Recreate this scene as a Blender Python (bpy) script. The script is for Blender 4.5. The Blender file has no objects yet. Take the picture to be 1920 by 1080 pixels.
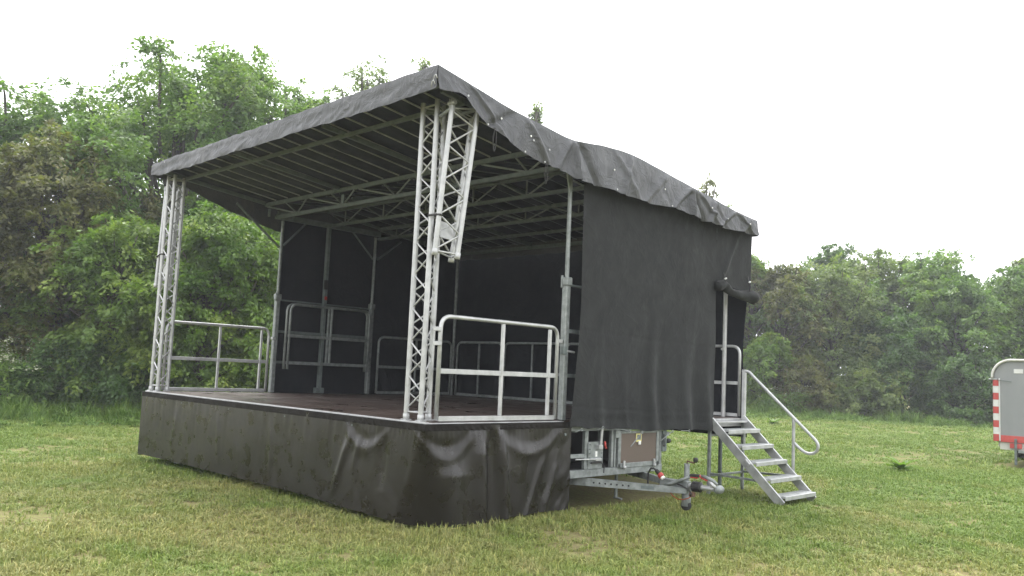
import bpy, math, random
import numpy as np
from mathutils import Vector, Matrix

random.seed(7)
SC = bpy.context.scene
COL = SC.collection
rad = math.radians

# ------------------------------------------------------------------ camera
CAM = Vector((12.518, -5.289, 1.528))
yaw, pitch, roll = -0.7730, 0.0967, 0.0447
fwd = Vector((math.cos(pitch)*math.sin(yaw), math.cos(pitch)*math.cos(yaw), math.sin(pitch)))
rgt = Vector((math.cos(yaw), -math.sin(yaw), 0)); upv = rgt.cross(fwd)
r2 = rgt*math.cos(roll) + upv*math.sin(roll)
u2 = -rgt*math.sin(roll) + upv*math.cos(roll)
cd = bpy.data.cameras.new('camera'); cam = bpy.data.objects.new('camera', cd); COL.objects.link(cam)
cd.sensor_width = 36; cd.lens = 36*1597.9/1920; cd.clip_start = 0.1; cd.clip_end = 2000
cam.matrix_world = Matrix(((r2.x, u2.x, -fwd.x, CAM.x), (r2.y, u2.y, -fwd.y, CAM.y), (r2.z, u2.z, -fwd.z, CAM.z), (0, 0, 0, 1)))
SC.camera = cam

# ------------------------------------------------------------------ world, sun, exposure
SUN_EL, SUN_AZ = rad(58), rad(150)          # azimuth of the sun, measured from +X towards +Y
W_ = bpy.data.worlds.new('World'); SC.world = W_; W_.use_nodes = True
nt = W_.node_tree; nt.nodes.clear()
sky = nt.nodes.new('ShaderNodeTexSky'); sky.sky_type = 'NISHITA'; sky.sun_disc = False
sky.sun_elevation = SUN_EL; sky.sun_rotation = math.pi/2 - SUN_AZ
sky.air_density = 1.0; sky.dust_density = 6.0; sky.ozone_density = 1.0; sky.altitude = 0
hs = nt.nodes.new('ShaderNodeHueSaturation'); hs.inputs['Saturation'].default_value = 0.10
mixw = nt.nodes.new('ShaderNodeMix'); mixw.data_type = 'RGBA'; mixw.inputs[0].default_value = 0.72
mixw.inputs[7].default_value = (12.4, 12.6, 12.9, 1)      # even cloud deck over the clear-sky light
bg = nt.nodes.new('ShaderNodeBackground'); bg.inputs['Strength'].default_value = 0.105
wo = nt.nodes.new('ShaderNodeOutputWorld')
nt.links.new(sky.outputs[0], hs.inputs['Color']); nt.links.new(hs.outputs[0], mixw.inputs[6])
nt.links.new(mixw.outputs[2], bg.inputs[0]); nt.links.new(bg.outputs[0], wo.inputs[0])
sd = bpy.data.lights.new('sun', 'SUN'); sd.energy = 1.2; sd.angle = rad(28); sd.color = (1, 0.97, 0.92)
sun = bpy.data.objects.new('sun', sd); COL.objects.link(sun)
sv = Vector((math.cos(SUN_EL)*math.cos(SUN_AZ), math.cos(SUN_EL)*math.sin(SUN_AZ), math.sin(SUN_EL)))
sun.rotation_euler = sv.to_track_quat('Z', 'Y').to_euler(); sun.location = (0, 0, 30)
SC.view_settings.view_transform = 'Standard'; SC.view_settings.look = 'None'
SC.view_settings.gamma = 1; SC.view_settings.use_curve_mapping = False
SC.view_settings.exposure = 1.4

# ------------------------------------------------------------------ helpers
WM = {}
def link(o, parent=None, M=None):
    M = M or Matrix.Identity(4)
    COL.objects.link(o)
    if parent is not None:
        o.parent = parent; o.matrix_parent_inverse = WM[parent.as_pointer()].inverted()
    o.matrix_basis = M; WM[o.as_pointer()] = M.copy()
    return o
def tag(o, label, cat=None, group=None, kind=None):
    if label: o['label'] = label
    if cat: o['category'] = cat
    if group: o['group'] = group
    if kind: o['kind'] = kind
    return o
def empty(name, loc, label=None, cat=None, group=None):
    o = bpy.data.objects.new(name, None); o.empty_display_size = 0.2
    link(o, None, Matrix.Translation(Vector(loc)))
    if label: tag(o, label, cat, group)
    return o
def meshdata(name, V, F, mat=None, smooth=False):
    me = bpy.data.meshes.new(name); me.from_pydata([tuple(v) for v in V], [], F)
    if mat: me.materials.append(mat)
    if smooth: me.polygons.foreach_set('use_smooth', [True]*len(me.polygons))
    me.update(); return me
def ob(name, me, parent=None, M=None):
    return link(bpy.data.objects.new(name, me), parent, M)
def frame_to(p0, p1, up=Vector((0, 0, 1))):
    p0, p1 = Vector(p0), Vector(p1); z = (p1-p0); L = z.length; z.normalize()
    if abs(z.dot(up)) > 0.995: up = Vector((0, 1, 0)) if abs(z.y) < .9 else Vector((1, 0, 0))
    x = up.cross(z).normalized(); y = z.cross(x)
    M = Matrix(((x.x, y.x, z.x, p0.x), (x.y, y.y, z.y, p0.y), (x.z, y.z, z.z, p0.z), (0, 0, 0, 1)))
    return M, L
_cyl = {}
def unit_cyl(mat, n=10):
    k = (mat.name, n)
    if k not in _cyl:
        V = []; F = []
        for z in (0, 1):
            for i in range(n):
                a = 2*math.pi*i/n; V.append((math.cos(a), math.sin(a), z))
        for i in range(n): j = (i+1) % n; F.append((i, j, n+j, n+i))
        F.append(tuple(range(n-1, -1, -1))); F.append(tuple(range(n, 2*n)))
        me = meshdata('bar_mesh', V, F, mat)
        me.polygons.foreach_set('use_smooth', [True]*n+[False, False])
        _cyl[k] = me
    return _cyl[k]
def bar(name, p0, p1, r, mat, parent, n=10):
    M, L = frame_to(p0, p1)
    return ob(name, unit_cyl(mat, n), parent, M @ Matrix.Diagonal((r, r, L, 1)))
def chbox(sx, sy, sz, c=0.004):
    hx, hy, hz = sx/2, sy/2, sz/2; c = min(c, hx*.45, hy*.45, hz*.45)
    V = []; idx = {}
    for a in (-1, 1):
        for b in (-1, 1):
            for d in (-1, 1):
                for k in range(3):
                    v = [a*hx, b*hy, d*hz]
                    for q in range(3):
                        if q != k: v[q] -= (a, b, d)[q]*c
                    idx[(a, b, d, k)] = len(V); V.append(tuple(v))
    F = []
    S = (-1, 1)
    def quad(l, n):
        v = [Vector(V[i]) for i in l]; nn = (v[1]-v[0]).cross(v[2]-v[0])
        F.append(tuple(l) if nn.dot(n) > 0 else tuple(reversed(l)))
    for k in range(3):
        for s in S:
            o1, o2 = [q for q in range(3) if q != k]
            l = []
            for a, b in ((-1, -1), (1, -1), (1, 1), (-1, 1)):
                t = [0, 0, 0]; t[k] = s; t[o1] = a; t[o2] = b; l.append(idx[(*t, k)])
            n = [0, 0, 0]; n[k] = s; quad(l, Vector(n))
    for k in range(3):
        o1, o2 = [q for q in range(3) if q != k]
        for a in S:
            for b in S:
                l = []
                for s in S:
                    t = [0, 0, 0]; t[k] = s; t[o1] = a; t[o2] = b
                    pr = [idx[(*t, o1)], idx[(*t, o2)]]
                    l += pr if s == -1 else pr[::-1]
                n = [0, 0, 0]; n[o1] = a; n[o2] = b; quad(l, Vector(n))
    for a in S:
        for b in S:
            for d in S:
                quad([idx[(a, b, d, k)] for k in range(3)], Vector((a, b, d)))
    return V, F
_box = {}
def box(name, c, s, mat, parent=None, rot=None, ch=0.004):
    k = (tuple(round(x, 4) for x in s), mat.name, ch)
    if k not in _box: _box[k] = meshdata(name, *chbox(*s, ch), mat)
    M = Matrix.Translation(Vector(c))
    if rot is not None: M = M @ rot.to_4x4()
    return ob(name, _box[k], parent, M)
def beam(name, p0, p1, w, h, mat, parent, up=Vector((0, 0, 1)), ch=0.004):
    """box section from p0 to p1; h along 'up', w across"""
    M, L = frame_to(p0, p1, up)
    k = ((round(w, 4), round(h, 4), round(L, 3)), mat.name, ch)
    if k not in _box: _box[k] = meshdata(name, *chbox(w, h, L, ch), mat)
    return ob(name, _box[k], parent, M @ Matrix.Translation((0, 0, L/2)))
def tube_vf(pts, r, n=8, closed=False, caps=True):
    pts = [Vector(p) for p in pts]; N = len(pts); V = []; F = []
    rr = r if hasattr(r, '__len__') else [r]*N
    T = []
    for i in range(N):
        a = pts[(i-1) % N] if (closed or i > 0) else pts[i]; b = pts[(i+1) % N] if (closed or i < N-1) else pts[i]
        T.append((b-a).normalized())
    x = Vector((0, 0, 1)).cross(T[0])
    if x.length < 1e-3: x = Vector((1, 0, 0)).cross(T[0])
    x.normalize()
    for i in range(N):
        x = (x - T[i]*x.dot(T[i])).normalized(); y = T[i].cross(x)
        for k in range(n):
            a = 2*math.pi*k/n; V.append(pts[i] + (x*math.cos(a)+y*math.sin(a))*rr[i])
    m = N if closed else N-1
    for i in range(m):
        for k in range(n):
            a = i*n+k; b = i*n+(k+1) % n; c = ((i+1) % N)*n+(k+1) % n; d = ((i+1) % N)*n+k
            F.append((a, b, c, d))
    if caps and not closed:
        F.append(tuple(range(n-1, -1, -1))); F.append(tuple(range((N-1)*n, N*n)))
    return V, F
def tube(name, pts, r, mat, parent=None, n=8, closed=False):
    V, F = tube_vf(pts, r, n, closed); return ob(name, meshdata(name, V, F, mat, True), parent)
def lathe(name, prof, M, mat, parent=None, n=16):
    V = []; F = []
    for (r, z) in prof:
        for i in range(n): a = 2*math.pi*i/n; V.append((r*math.cos(a), r*math.sin(a), z))
    for j in range(len(prof)-1):
        for i in range(n): k = (i+1) % n; F.append((j*n+i, j*n+k, (j+1)*n+k, (j+1)*n+i))
    F.append(tuple(range(n-1, -1, -1))); F.append(tuple(range((len(prof)-1)*n, len(prof)*n)))
    return ob(name, meshdata(name, V, F, mat, True), parent, M)
def bend(pts, r, k=5):
    """round the inner corners of a polyline"""
    P = [Vector(p) for p in pts]; out = [P[0]]
    for i in range(1, len(P)-1):
        a = (P[i-1]-P[i]).normalized(); b = (P[i+1]-P[i]).normalized()
        for j in range(k+1):
            t = j/k; out.append((P[i]+a*r)*(1-t)**2 + P[i]*2*t*(1-t) + (P[i]+b*r)*t*t)
    out.append(P[-1]); return out
def grid_vf(G):
    """G: array (n,m,3)"""
    n, m, _ = G.shape; V = G.reshape(-1, 3)
    F = [(i*m+j, i*m+j+1, (i+1)*m+j+1, (i+1)*m+j) for i in range(n-1) for j in range(m-1)]
    return V, F
_rng = np.random.default_rng(3)
_lat = _rng.random((64, 64))
def noise(u, v, seed=0):
    u = np.asarray(u, float)+seed*7.31; v = np.asarray(v, float)+seed*3.17
    i = np.floor(u).astype(int); j = np.floor(v).astype(int); a = u-i; b = v-j
    a = a*a*(3-2*a); b = b*b*(3-2*b); L = lambda p, q: _lat[p % 64, q % 64]
    return (L(i, j)*(1-a)*(1-b)+L(i+1, j)*a*(1-b)+L(i, j+1)*(1-a)*b+L(i+1, j+1)*a*b)*2-1

# ------------------------------------------------------------------ materials
def newmat(name):
    m = bpy.data.materials.new(name); m.use_nodes = True; n = m.node_tree
    return m, n, n.nodes['Principled BSDF']
def nd(n, t, **kw):
    x = n.nodes.new(t)
    for k, v in kw.items(): setattr(x, k, v)
    return x
def noise_node(n, scale, detail=4, rough=.55, coord='Object', dist=0, stretch=None):
    if coord == 'World':
        g = nd(n, 'ShaderNodeNewGeometry'); src = g.outputs['Position']
    else:
        t = nd(n, 'ShaderNodeTexCoord'); src = t.outputs[coord]
    if stretch:
        mp = nd(n, 'ShaderNodeMapping'); mp.inputs['Scale'].default_value = stretch
        n.links.new(src, mp.inputs[0]); src = mp.outputs[0]
    x = nd(n, 'ShaderNodeTexNoise'); x.inputs['Scale'].default_value = scale; x.inputs['Detail'].default_value = detail
    x.inputs['Roughness'].default_value = rough; x.inputs['Distortion'].default_value = dist
    n.links.new(src, x.inputs['Vector']); return x
def ramp(n, src, stops):
    r = nd(n, 'ShaderNodeValToRGB'); e = r.color_ramp.elements
    while len(e) < len(stops): e.new(.5)
    for q, (p, c) in zip(e, stops):
        q.position = p; q.color = (*c, 1) if hasattr(c, '__len__') else (c, c, c, 1)
    n.links.new(src, r.inputs[0]); return r
def mixc(n, fac, a, b, mode='MIX'):
    x = nd(n, 'ShaderNodeMix', data_type='RGBA', blend_type=mode)
    for i, s in ((0, fac), (6, a), (7, b)):
        if hasattr(s, 'is_linked') or hasattr(s, 'links'): n.links.new(s, x.inputs[i])
        elif i == 0: x.inputs[0].default_value = s
        else: x.inputs[i].default_value = (*s, 1)
    return x.outputs[2]
def bump(n, b, src, strength=.3, dist=.01):
    x = nd(n, 'ShaderNodeBump'); x.inputs['Strength'].default_value = strength; x.inputs['Distance'].default_value = dist
    n.links.new(src, x.inputs['Height']); n.links.new(x.outputs[0], b.inputs['Normal']); return x
def simple(name, c1, c2, rough=.5, metal=0, scale=6, bumpscale=None, bs=.15, rv=.12, coord='World', stretch=None, lo=.35, hi=.65):
    m, n, b = newmat(name)
    x = noise_node(n, scale, 5, .6, coord, stretch=stretch)
    r = ramp(n, x.outputs[0], [(lo, c1), (hi, c2)]); n.links.new(r.outputs[0], b.inputs['Base Color'])
    rr = ramp(n, x.outputs[0], [(.3, max(0, rough-rv)), (.7, min(1, rough+rv))]); n.links.new(rr.outputs[0], b.inputs['Roughness'])
    b.inputs['Metallic'].default_value = metal
    if bumpscale:
        y = noise_node(n, bumpscale, 4, .6, coord); bump(n, b, y.outputs[0], bs, .005)
    return m
M_ALU = simple('aluminium', (.33, .335, .335), (.46, .465, .465), .42, .5, 9, 60, .1)
M_GALV = simple('galvanised_steel', (.15, .165, .16), (.27, .29, .285), .5, .4, 14, 45, .15)
M_GALVD = simple('weathered_galvanised_steel', (.098, .118, .118), (.17, .195, .19), .6, .3, 12, 40, .2)
M_BLACK = simple('black_rubber', (.012, .012, .012), (.022, .021, .02), .6, 0, 12)
M_PLY = simple('brown_film_plywood', (.058, .041, .034), (.092, .066, .056), .38, 0, 2.2, 90, .12, .16)
M_DOOR = simple('brown_panel', (.085, .062, .048), (.105, .077, .060), .5, 0, 3, 60, .08)
M_RED = simple('red_plastic', (.30, .022, .018), (.38, .035, .025), .4, 0, 20)
M_ORANGE = simple('orange_cord', (.35, .07, .02), (.42, .10, .03), .5, 0, 20)
M_WHITEP = simple('white_plastic', (.62, .62, .60), (.75, .75, .72), .4, 0, 20)
M_YELLOW = simple('yellow_label', (.55, .5, .18), (.62, .56, .24), .5, 0, 20)
M_RUST = simple('rusty_steel', (.10, .045, .025), (.17, .10, .07), .7, .2, 25, 50, .2)
M_DARK = simple('dark_interior', (.012, .012, .013), (.02, .02, .021), .8, 0, 5)
M_STRAP = simple('black_strap', (.015, .014, .015), (.03, .028, .028), .7, 0, 20)
M_CREAM = simple('cream_roof_trim', (.42, .415, .38), (.50, .495, .46), .45, 0, 6)
M_CGREY = simple('grey_painted_board', (.20, .208, .21), (.225, .233, .235), .5, 0, 2.5, 30, .05, stretch=(1, 1, .3))
M_CRED = simple('red_paint', (.36, .05, .045), (.44, .07, .06), .45, 0, 8)
M_CWHITE = simple('white_paint', (.50, .50, .48), (.58, .58, .56), .45, 0, 8)
M_TYRE = simple('tyre', (.018, .018, .018), (.03, .03, .03), .8, 0, 15)

def cloth_mat(name, ca, cb, rough, wscale, wstr, streak=None, weave=None, sheen=0, spec=.5):
    m, n, b = newmat(name)
    x = noise_node(n, 1.6, 6, .62, 'World', .3)
    col = ramp(n, x.outputs[0], [(.3, ca), (.7, cb)]).outputs[0]
    if streak:      # scuffs and chalky water marks
        y = noise_node(n, 3.2, 7, .7, 'World', .8, stretch=(1, 1, .35))
        f = ramp(n, y.outputs[0], [(.56, 0), (.74, 1)]).outputs[0]
        col = mixc(n, f, col, streak)
    n.links.new(col, b.inputs['Base Color'])
    y = noise_node(n, 5, 5, .6, 'World')
    n.links.new(ramp(n, y.outputs[0], [(.3, max(.05, rough-.12)), (.7, rough+.14)]).outputs[0], b.inputs['Roughness'])
    w1 = noise_node(n, wscale, 5, .55, 'World', 1.2)
    rg = ramp(n, w1.outputs[0], [(.38, 0), (.47, .45), (.50, 1), (.53, .45), (.62, 0)])
    w3 = noise_node(n, wscale*.45, 3, .5, 'World', .6)
    sm = nd(n, 'ShaderNodeMath', operation='MULTIPLY_ADD'); n.links.new(rg.outputs[0], sm.inputs[0]); sm.inputs[1].default_value = .35; n.links.new(w3.outputs[0], sm.inputs[2])
    bp = bump(n, b, sm.outputs[0], wstr, .04)
    if weave:
        w2 = noise_node(n, weave, 2, .5, 'World')
        b2 = nd(n, 'ShaderNodeBump'); b2.inputs['Strength'].default_value = .25; b2.inputs['Distance'].default_value = .002
        n.links.new(w2.outputs[0], b2.inputs['Height']); n.links.new(bp.outputs[0], b2.inputs['Normal'])
        n.links.new(b2.outputs[0], b.inputs['Normal'])
    b.inputs['Specular IOR Level'].default_value = spec
    if sheen: b.inputs['Sheen Weight'].default_value = sheen
    return m
M_SKIRT = cloth_mat('black_pvc_skirt', (.0078, .0064, .0050), (.0115, .0094, .0074), .31, 2.4, .04, (.0150, .0130, .0108), spec=.42)
M_HEM = cloth_mat('black_hem_webbing', (.008, .0068, .0056), (.0115, .0098, .008), .75, 8, .2, None, spec=.15)
M_ROOF = cloth_mat('grey_black_pvc_roof', (.044, .0455, .050), (.066, .068, .073), .5, 4.5, .45, (.098, .098, .101), spec=.45)
M_DARKENING = cloth_mat('added_roof_darkening', (.012, .0145, .0195), (.017, .020, .0255), .7, 3, .15, None, spec=.25)
M_RIB = simple('pale_aluminium_rib', (.30, .305, .30), (.40, .405, .40), .5, 0, 12)
M_CURT = cloth_mat('dark_grey_gauze_curtain', (.0125, .0136, .0138), (.0185, .0200, .0200), .85, 2.2, .2, (.029, .0305, .030), 160, .05, spec=.2)
M_BACK = cloth_mat('black_stage_curtain', (.009, .0105, .0135), (.013, .015, .0185), .85, 2.2, .2, None, 120, spec=.2)

# ground colour, shared by soil sheet and blades: green, straw and bare patches with shapes of their own
def grass_col(n):
    a = noise_node(n, .55, 5, .6, 'World', .4); b_ = noise_node(n, 2.6, 5, .65, 'World', .3)
    c = noise_node(n, .16, 3, .5, 'World')
    # lusher away from the trodden ground in front of the stage
    geo = nd(n, 'ShaderNodeNewGeometry'); vd = nd(n, 'ShaderNodeVectorMath', operation='DISTANCE'); n.links.new(geo.outputs['Position'], vd.inputs[0]); vd.inputs[1].default_value = (7.5, -1.5, 0)
    mr = nd(n, 'ShaderNodeMapRange'); mr.inputs[1].default_value = 3; mr.inputs[2].default_value = 12.5; mr.inputs[3].default_value = .05; mr.inputs[4].default_value = -.13
    n.links.new(vd.outputs['Value'], mr.inputs[0])
    ad = nd(n, 'ShaderNodeMath', operation='ADD'); n.links.new(a.outputs[0], ad.inputs[0]); n.links.new(mr.outputs[0], ad.inputs[1])
    ad2 = nd(n, 'ShaderNodeMath', operation='ADD'); n.links.new(b_.outputs[0], ad2.inputs[0]); n.links.new(mr.outputs[0], ad2.inputs[1])
    f1 = ramp(n, ad.outputs[0], [(.42, 0), (.66, 1)]).outputs[0]
    f2 = ramp(n, ad2.outputs[0], [(.50, 0), (.72, 1)]).outputs[0]
    g = mixc(n, ramp(n, c.outputs[0], [(.35, 0), (.65, 1)]).outputs[0], (.135, .215, .040), (.180, .250, .060))
    g = mixc(n, f1, g, (.258, .278, .092))
    ff = nd(n, 'ShaderNodeMath', operation='MULTIPLY'); n.links.new(f2, ff.inputs[0]); ff.inputs[1].default_value = .5
    return mixc(n, ff.outputs[0], g, (.315, .285, .145))
m, n, b = newmat('lawn_soil')
gc = grass_col(n)
dk = noise_node(n, 22, 5, .7, 'World')
n.links.new(mixc(n, ramp(n, dk.outputs[0], [(.35, 0), (.6, 1)]).outputs[0], (.15, .115, .065), mixc(n, .45, gc, (.19, .145, .08))), b.inputs['Base Color'])
b.inputs['Roughness'].default_value = .95; b.inputs['Specular IOR Level'].default_value = .1
bump(n, b, noise_node(n, 30, 4, .6, 'World').outputs[0], .6, .03)
M_SOIL = m
def blade_mat(name, tall=False):
    m, n, b = newmat(name)
    gc = grass_col(n) if not tall else mixc(n, ramp(n, noise_node(n, 1.2, 4, .6, 'World').outputs[0], [(.35, 0), (.65, 1)]).outputs[0], (.085, .165, .028), (.150, .240, .050))
    g = nd(n, 'ShaderNodeNewGeometry')
    v = ramp(n, g.outputs['Random Per Island'], [(0, (.80, .84, .68)), (.55, (1, 1, 1)), (.80, (1.12, 1.08, 1.0)), (.92, (1.35, 1.22, 1.15)), (1, (1.6, 1.38, 1.5))])
    col = mixc(n, 1.0, gc, v.outputs[0], 'MULTIPLY')
    n.links.new(col, b.inputs['Base Color']); b.inputs['Roughness'].default_value = .6
    b.inputs['Specular IOR Level'].default_value = .3
    tr = nd(n, 'ShaderNodeBsdfTranslucent'); n.links.new(col, tr.inputs[0])
    ms = nd(n, 'ShaderNodeMixShader'); ms.inputs[0].default_value = .3
    n.links.new(b.outputs[0], ms.inputs[1]); n.links.new(tr.outputs[0], ms.inputs[2])
    n.links.new(ms.outputs[0], n.nodes['Material Output'].inputs[0]); return m
M_BLADE = blade_mat('grass_blades'); M_TALL = blade_mat('tall_grass_blades', True)
def leaf_mat(name, c0, c1, c2, trans=.45):
    m, n, b = newmat(name)
    x = noise_node(n, .75, 3, .6, 'World')
    g = nd(n, 'ShaderNodeNewGeometry')
    base = ramp(n, x.outputs[0], [(.34, c0), (.52, c1), (.68, c2)]).outputs[0]
    v = ramp(n, g.outputs['Random Per Island'], [(0, (.78, .82, .74)), (.5, (1.1, 1.1, 1.06)), (1, (1.5, 1.4, 1.22))]).outputs[0]
    col = mixc(n, 1.0, base, v, 'MULTIPLY')
    n.links.new(col, b.inputs['Base Color']); b.inputs['Roughness'].default_value = .48
    b.inputs['Specular IOR Level'].default_value = .45
    tr = nd(n, 'ShaderNodeBsdfTranslucent')
    n.links.new(mixc(n, 1.0, col, (1.25, 1.45, .7), 'MULTIPLY'), tr.inputs[0])
    ms = nd(n, 'ShaderNodeMixShader'); ms.inputs[0].default_value = trans
    n.links.new(b.outputs[0], ms.inputs[1]); n.links.new(tr.outputs[0], ms.inputs[2])
    n.links.new(ms.outputs[0], n.nodes['Material Output'].inputs[0]); return m
L_GREEN = leaf_mat('green_leaves', (.078, .142, .040), (.114, .188, .049), (.172, .240, .058))
L_LIGHT = leaf_mat('fresh_green_leaves', (.082, .148, .034), (.125, .195, .042), (.190, .245, .056))
L_BROWN = leaf_mat('olive_brown_leaves', (.078, .092, .032), (.115, .116, .040), (.140, .172, .050))
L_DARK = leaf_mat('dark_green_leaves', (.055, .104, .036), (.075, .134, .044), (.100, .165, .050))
L_GREY = leaf_mat('grey_green_leaves', (.092, .135, .050), (.130, .176, .060), (.178, .215, .070))
M_BARK = simple('bark', (.045, .038, .030), (.085, .074, .060), .9, 0, 8, 25, .5)
M_BLOSSOM = simple('white_blossom', (.30, .32, .20), (.42, .44, .30), .7, 0, 8)

# ================================================================== THE SETTING
def big_ground():
    xs = np.concatenate([np.linspace(-900, -60, 8), np.linspace(-40, 40, 60), np.linspace(60, 900, 8)])
    ys = np.concatenate([np.linspace(-900, -60, 8), np.linspace(-30, 70, 70), np.linspace(90, 900, 8)])
    X, Y = np.meshgrid(xs, ys, indexing='ij')
    Z = noise(X*.22, Y*.22, 2)*.03 + noise(X*.6, Y*.6, 4)*.012 - .02
    far = (np.abs(X) > 45) | (np.abs(Y-20) > 55); Z[far] = -.02
    G = np.stack([X, Y, Z], -1); V, F = grid_vf(G)
    o = ob('ground', meshdata('ground', V, F, M_SOIL, True)); tag(o, 'mown grass field with green and straw patches', kind='structure')
big_ground()

# ================================================================== MOBILE STAGE TRAILER
W, D, H = 6.3, 6.0, 1.0
ST = empty('stage_trailer', (3.15, 3.0, 0), 'folding mobile stage trailer with brown deck, galvanised frame and open front', 'stage')
# deck: brown plywood panels in aluminium edge profile
nx = 6
for j, (y0, y1) in enumerate(((0.05, 2.0), (2.0, 4.0), (4.0, 5.95))):
    for i in range(nx):
        x0 = .05+(W-.1)*i/nx; x1 = .05+(W-.1)*(i+1)/nx
        box('floor_panel', ((x0+x1)/2, (y0+y1)/2, H-.0125+random.uniform(-.001, .001)), (x1-x0-.006, y1-y0-.008, .025), M_PLY, ST, ch=.003)
beam('edge_profile', (0, .02, H-.055), (W, .02, H-.055), .05, .12, M_ALU, ST)
beam('edge_profile', (W-.02, .05, H-.058), (W-.02, 2.0, H-.058), .05, .112, M_ALU, ST)
beam('edge_profile', (.02, .05, H-.058), (.02, 2.0, H-.058), .05, .112, M_ALU, ST)
beam('edge_profile', (W-.02, 4.02, H-.06), (W-.02, 5.95, H-.06), .05, .11, M_ALU, ST)
beam('edge_profile', (.02, 4.02, H-.06), (.02, 5.95, H-.06), .05, .11, M_ALU, ST)
beam('edge_profile', (0, 5.975, H-.06), (W, 5.975, H-.06), .05, .11, M_ALU, ST)
for y in (.7, 1.35, 2.3, 3.0, 3.7, 4.7, 5.35):
    beam('deck_joist', (.06, y, H-.09), (W-.06, y, H-.09), .05, .10, M_GALVD, ST)
for x in (.6, 3.15, 5.4):
    for y in ((.35, 5.6) if x < 5 else (.35,)):
        bar('support_leg', (x, y, .03), (x, y, H-.14), .03, M_GALV, ST); box('foot_plate', (x, y, .015), (.16, .16, .03), M_GALV, ST)
# posts of the trailer body
for x in (.03, W-.05):
    for y in (2.02, 2.92, 3.92):
        if y != 2.92:
            p = beam('corner_post', (x, y, H+.004), (x, y, 2.58), .075, .075, M_GALV, ST, ch=.01)
            bar('post_extension', (x, y, 2.5), (x, y, 3.82), .026, M_GALV, ST, 12)
            box('collar', (x, y, 2.56), (.10, .10, .10), M_GALV, p, ch=.012)
            box('clamp', (x-.03 if x > 1 else x+.03, y-.045, 2.56), (.02, .03, .14), M_GALV, p)
            if x > 1:
                box('latch', (x+.03, y-.04, 1.78), (.05, .06, .09), M_GALVD, p); bar('latch_pin', (x+.02, y-.03, 1.78), (x+.05, y+.12, 1.765), .012, M_ALU, p)
        else:
            p = beam('middle_post', (x, y, H+.004), (x, y, 3.86), .07, .06, M_GALVD, ST)
            box('foot_bracket', (x, y, H+.05), (.09, .16, .09), M_GALVD, p)
            box('post_label', (x+.037, y, 2.62), (.004, .05, .06), M_RED, p); box('switch_box', (x+.045, y-.02, 2.85), (.03, .07, .16), M_BLACK, p)
    for z in (1.5, 2.0, 2.52):
        xx = x - .06 if x < 1 else x+.02
        beam('rack_rail', (xx, 2.05, z), (xx, 3.9, z), .03, .045 if z < 2.4 else .025, M_GALVD, ST)
    beam('roof_side_beam', (x, 1.9, 3.885), (x, 4.02, 3.885), .05, .09, M_GALVD, ST)
    # knee braces under the side rafters
    if x < 1:
        bar('knee_brace', (x, 1.98, 3.38), (x, 1.18, 3.98), .02, M_GALVD, ST)
        bar('knee_brace', (x, 2.06, 3.42), (x, 2.45, 3.84), .016, M_GALVD, ST)
    else: beam('post_head_bracket', (x+.01, 2.02, 3.60), (x+.01, 1.96, 3.84), .02, .07, M_GALV, ST)
    bar('knee_brace', (x, 3.88, 3.42), (x, 3.42, 3.84), .016, M_GALVD, ST)
    bar('knee_brace', (x, 3.98, 3.42), (x, 4.5, 3.82), .016, M_GALVD, ST)
# back corner props
bar('back_prop', (.10, 5.88, H), (.10, 5.88, 3.74), .03, M_GALV, ST, 12)
pr = bar('back_prop', (6.02, 5.90, H), (6.02, 5.90, 3.74), .032, M_ALU, ST, 12)
bar('lock_knob', (6.02, 5.85, 1.98), (6.04, 5.80, 1.98), .02, M_ALU, pr)
# roof frame: heights of the cover along Y
TOPY = [-.25, .23, .76, 1.43, 1.78, 2.12, 2.78, 3.95, 5.02, 5.9]
TOPZ = [4.385, 4.30, 4.205, 4.135, 4.11, 4.15, 4.19, 4.06, 3.93, 3.855]
ztop = lambda y: float(np.interp(y, TOPY, TOPZ))
def xbeam(name, y, z, w=.05, h=.05, mat=None): return beam(name, (0, y, z), (W, y, z), w, h, mat or M_GALVD, ST)
xbeam('front_beam', -.02, 4.285, .04, .04)
xbeam('purlin', .30, 4.185, .04, .045)
A = xbeam('hinge_beam', 1.70, 4.04, .045, .055); B = xbeam('hinge_beam', 1.90, 3.865, .045, .055)
def web(y0, z0, y1, z1, nseg, r=.013):
    for i in range(nseg):
        xa = W*i/nseg; xm = W*(i+.5)/nseg; xb = W*(i+1)/nseg
        bar('web_bar', (xa+.05, y0, z0), (xm-.04, y1, z1), r, M_GALV, ST, 8); bar('web_bar', (xm+.04, y1, z1), (xb-.05, y0, z0), r, M_GALV, ST, 8)
        bar('web_bar', (xm, y0, z0), (xm, y1, z1), r, M_GALV, ST, 8)
web(1.70, 4.01, 1.90, 3.89, 5)
xbeam('ridge_beam', 2.9, 4.12, .04, .045); xbeam('lower_chord', 2.9, 3.87, .045, .05); web(2.9, 4.10, 2.9, 3.89, 6, .012)
xbeam('hinge_beam', 4.0, 3.98, .05, .06); xbeam('lower_chord', 4.0, 3.80, .045, .05); web(4.0, 3.95, 4.0, 3.82, 6, .012)
xbeam('purlin', 5.1, 3.84, .04, .05); xbeam('back_beam', 5.86, 3.76, .05, .06)
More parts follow.
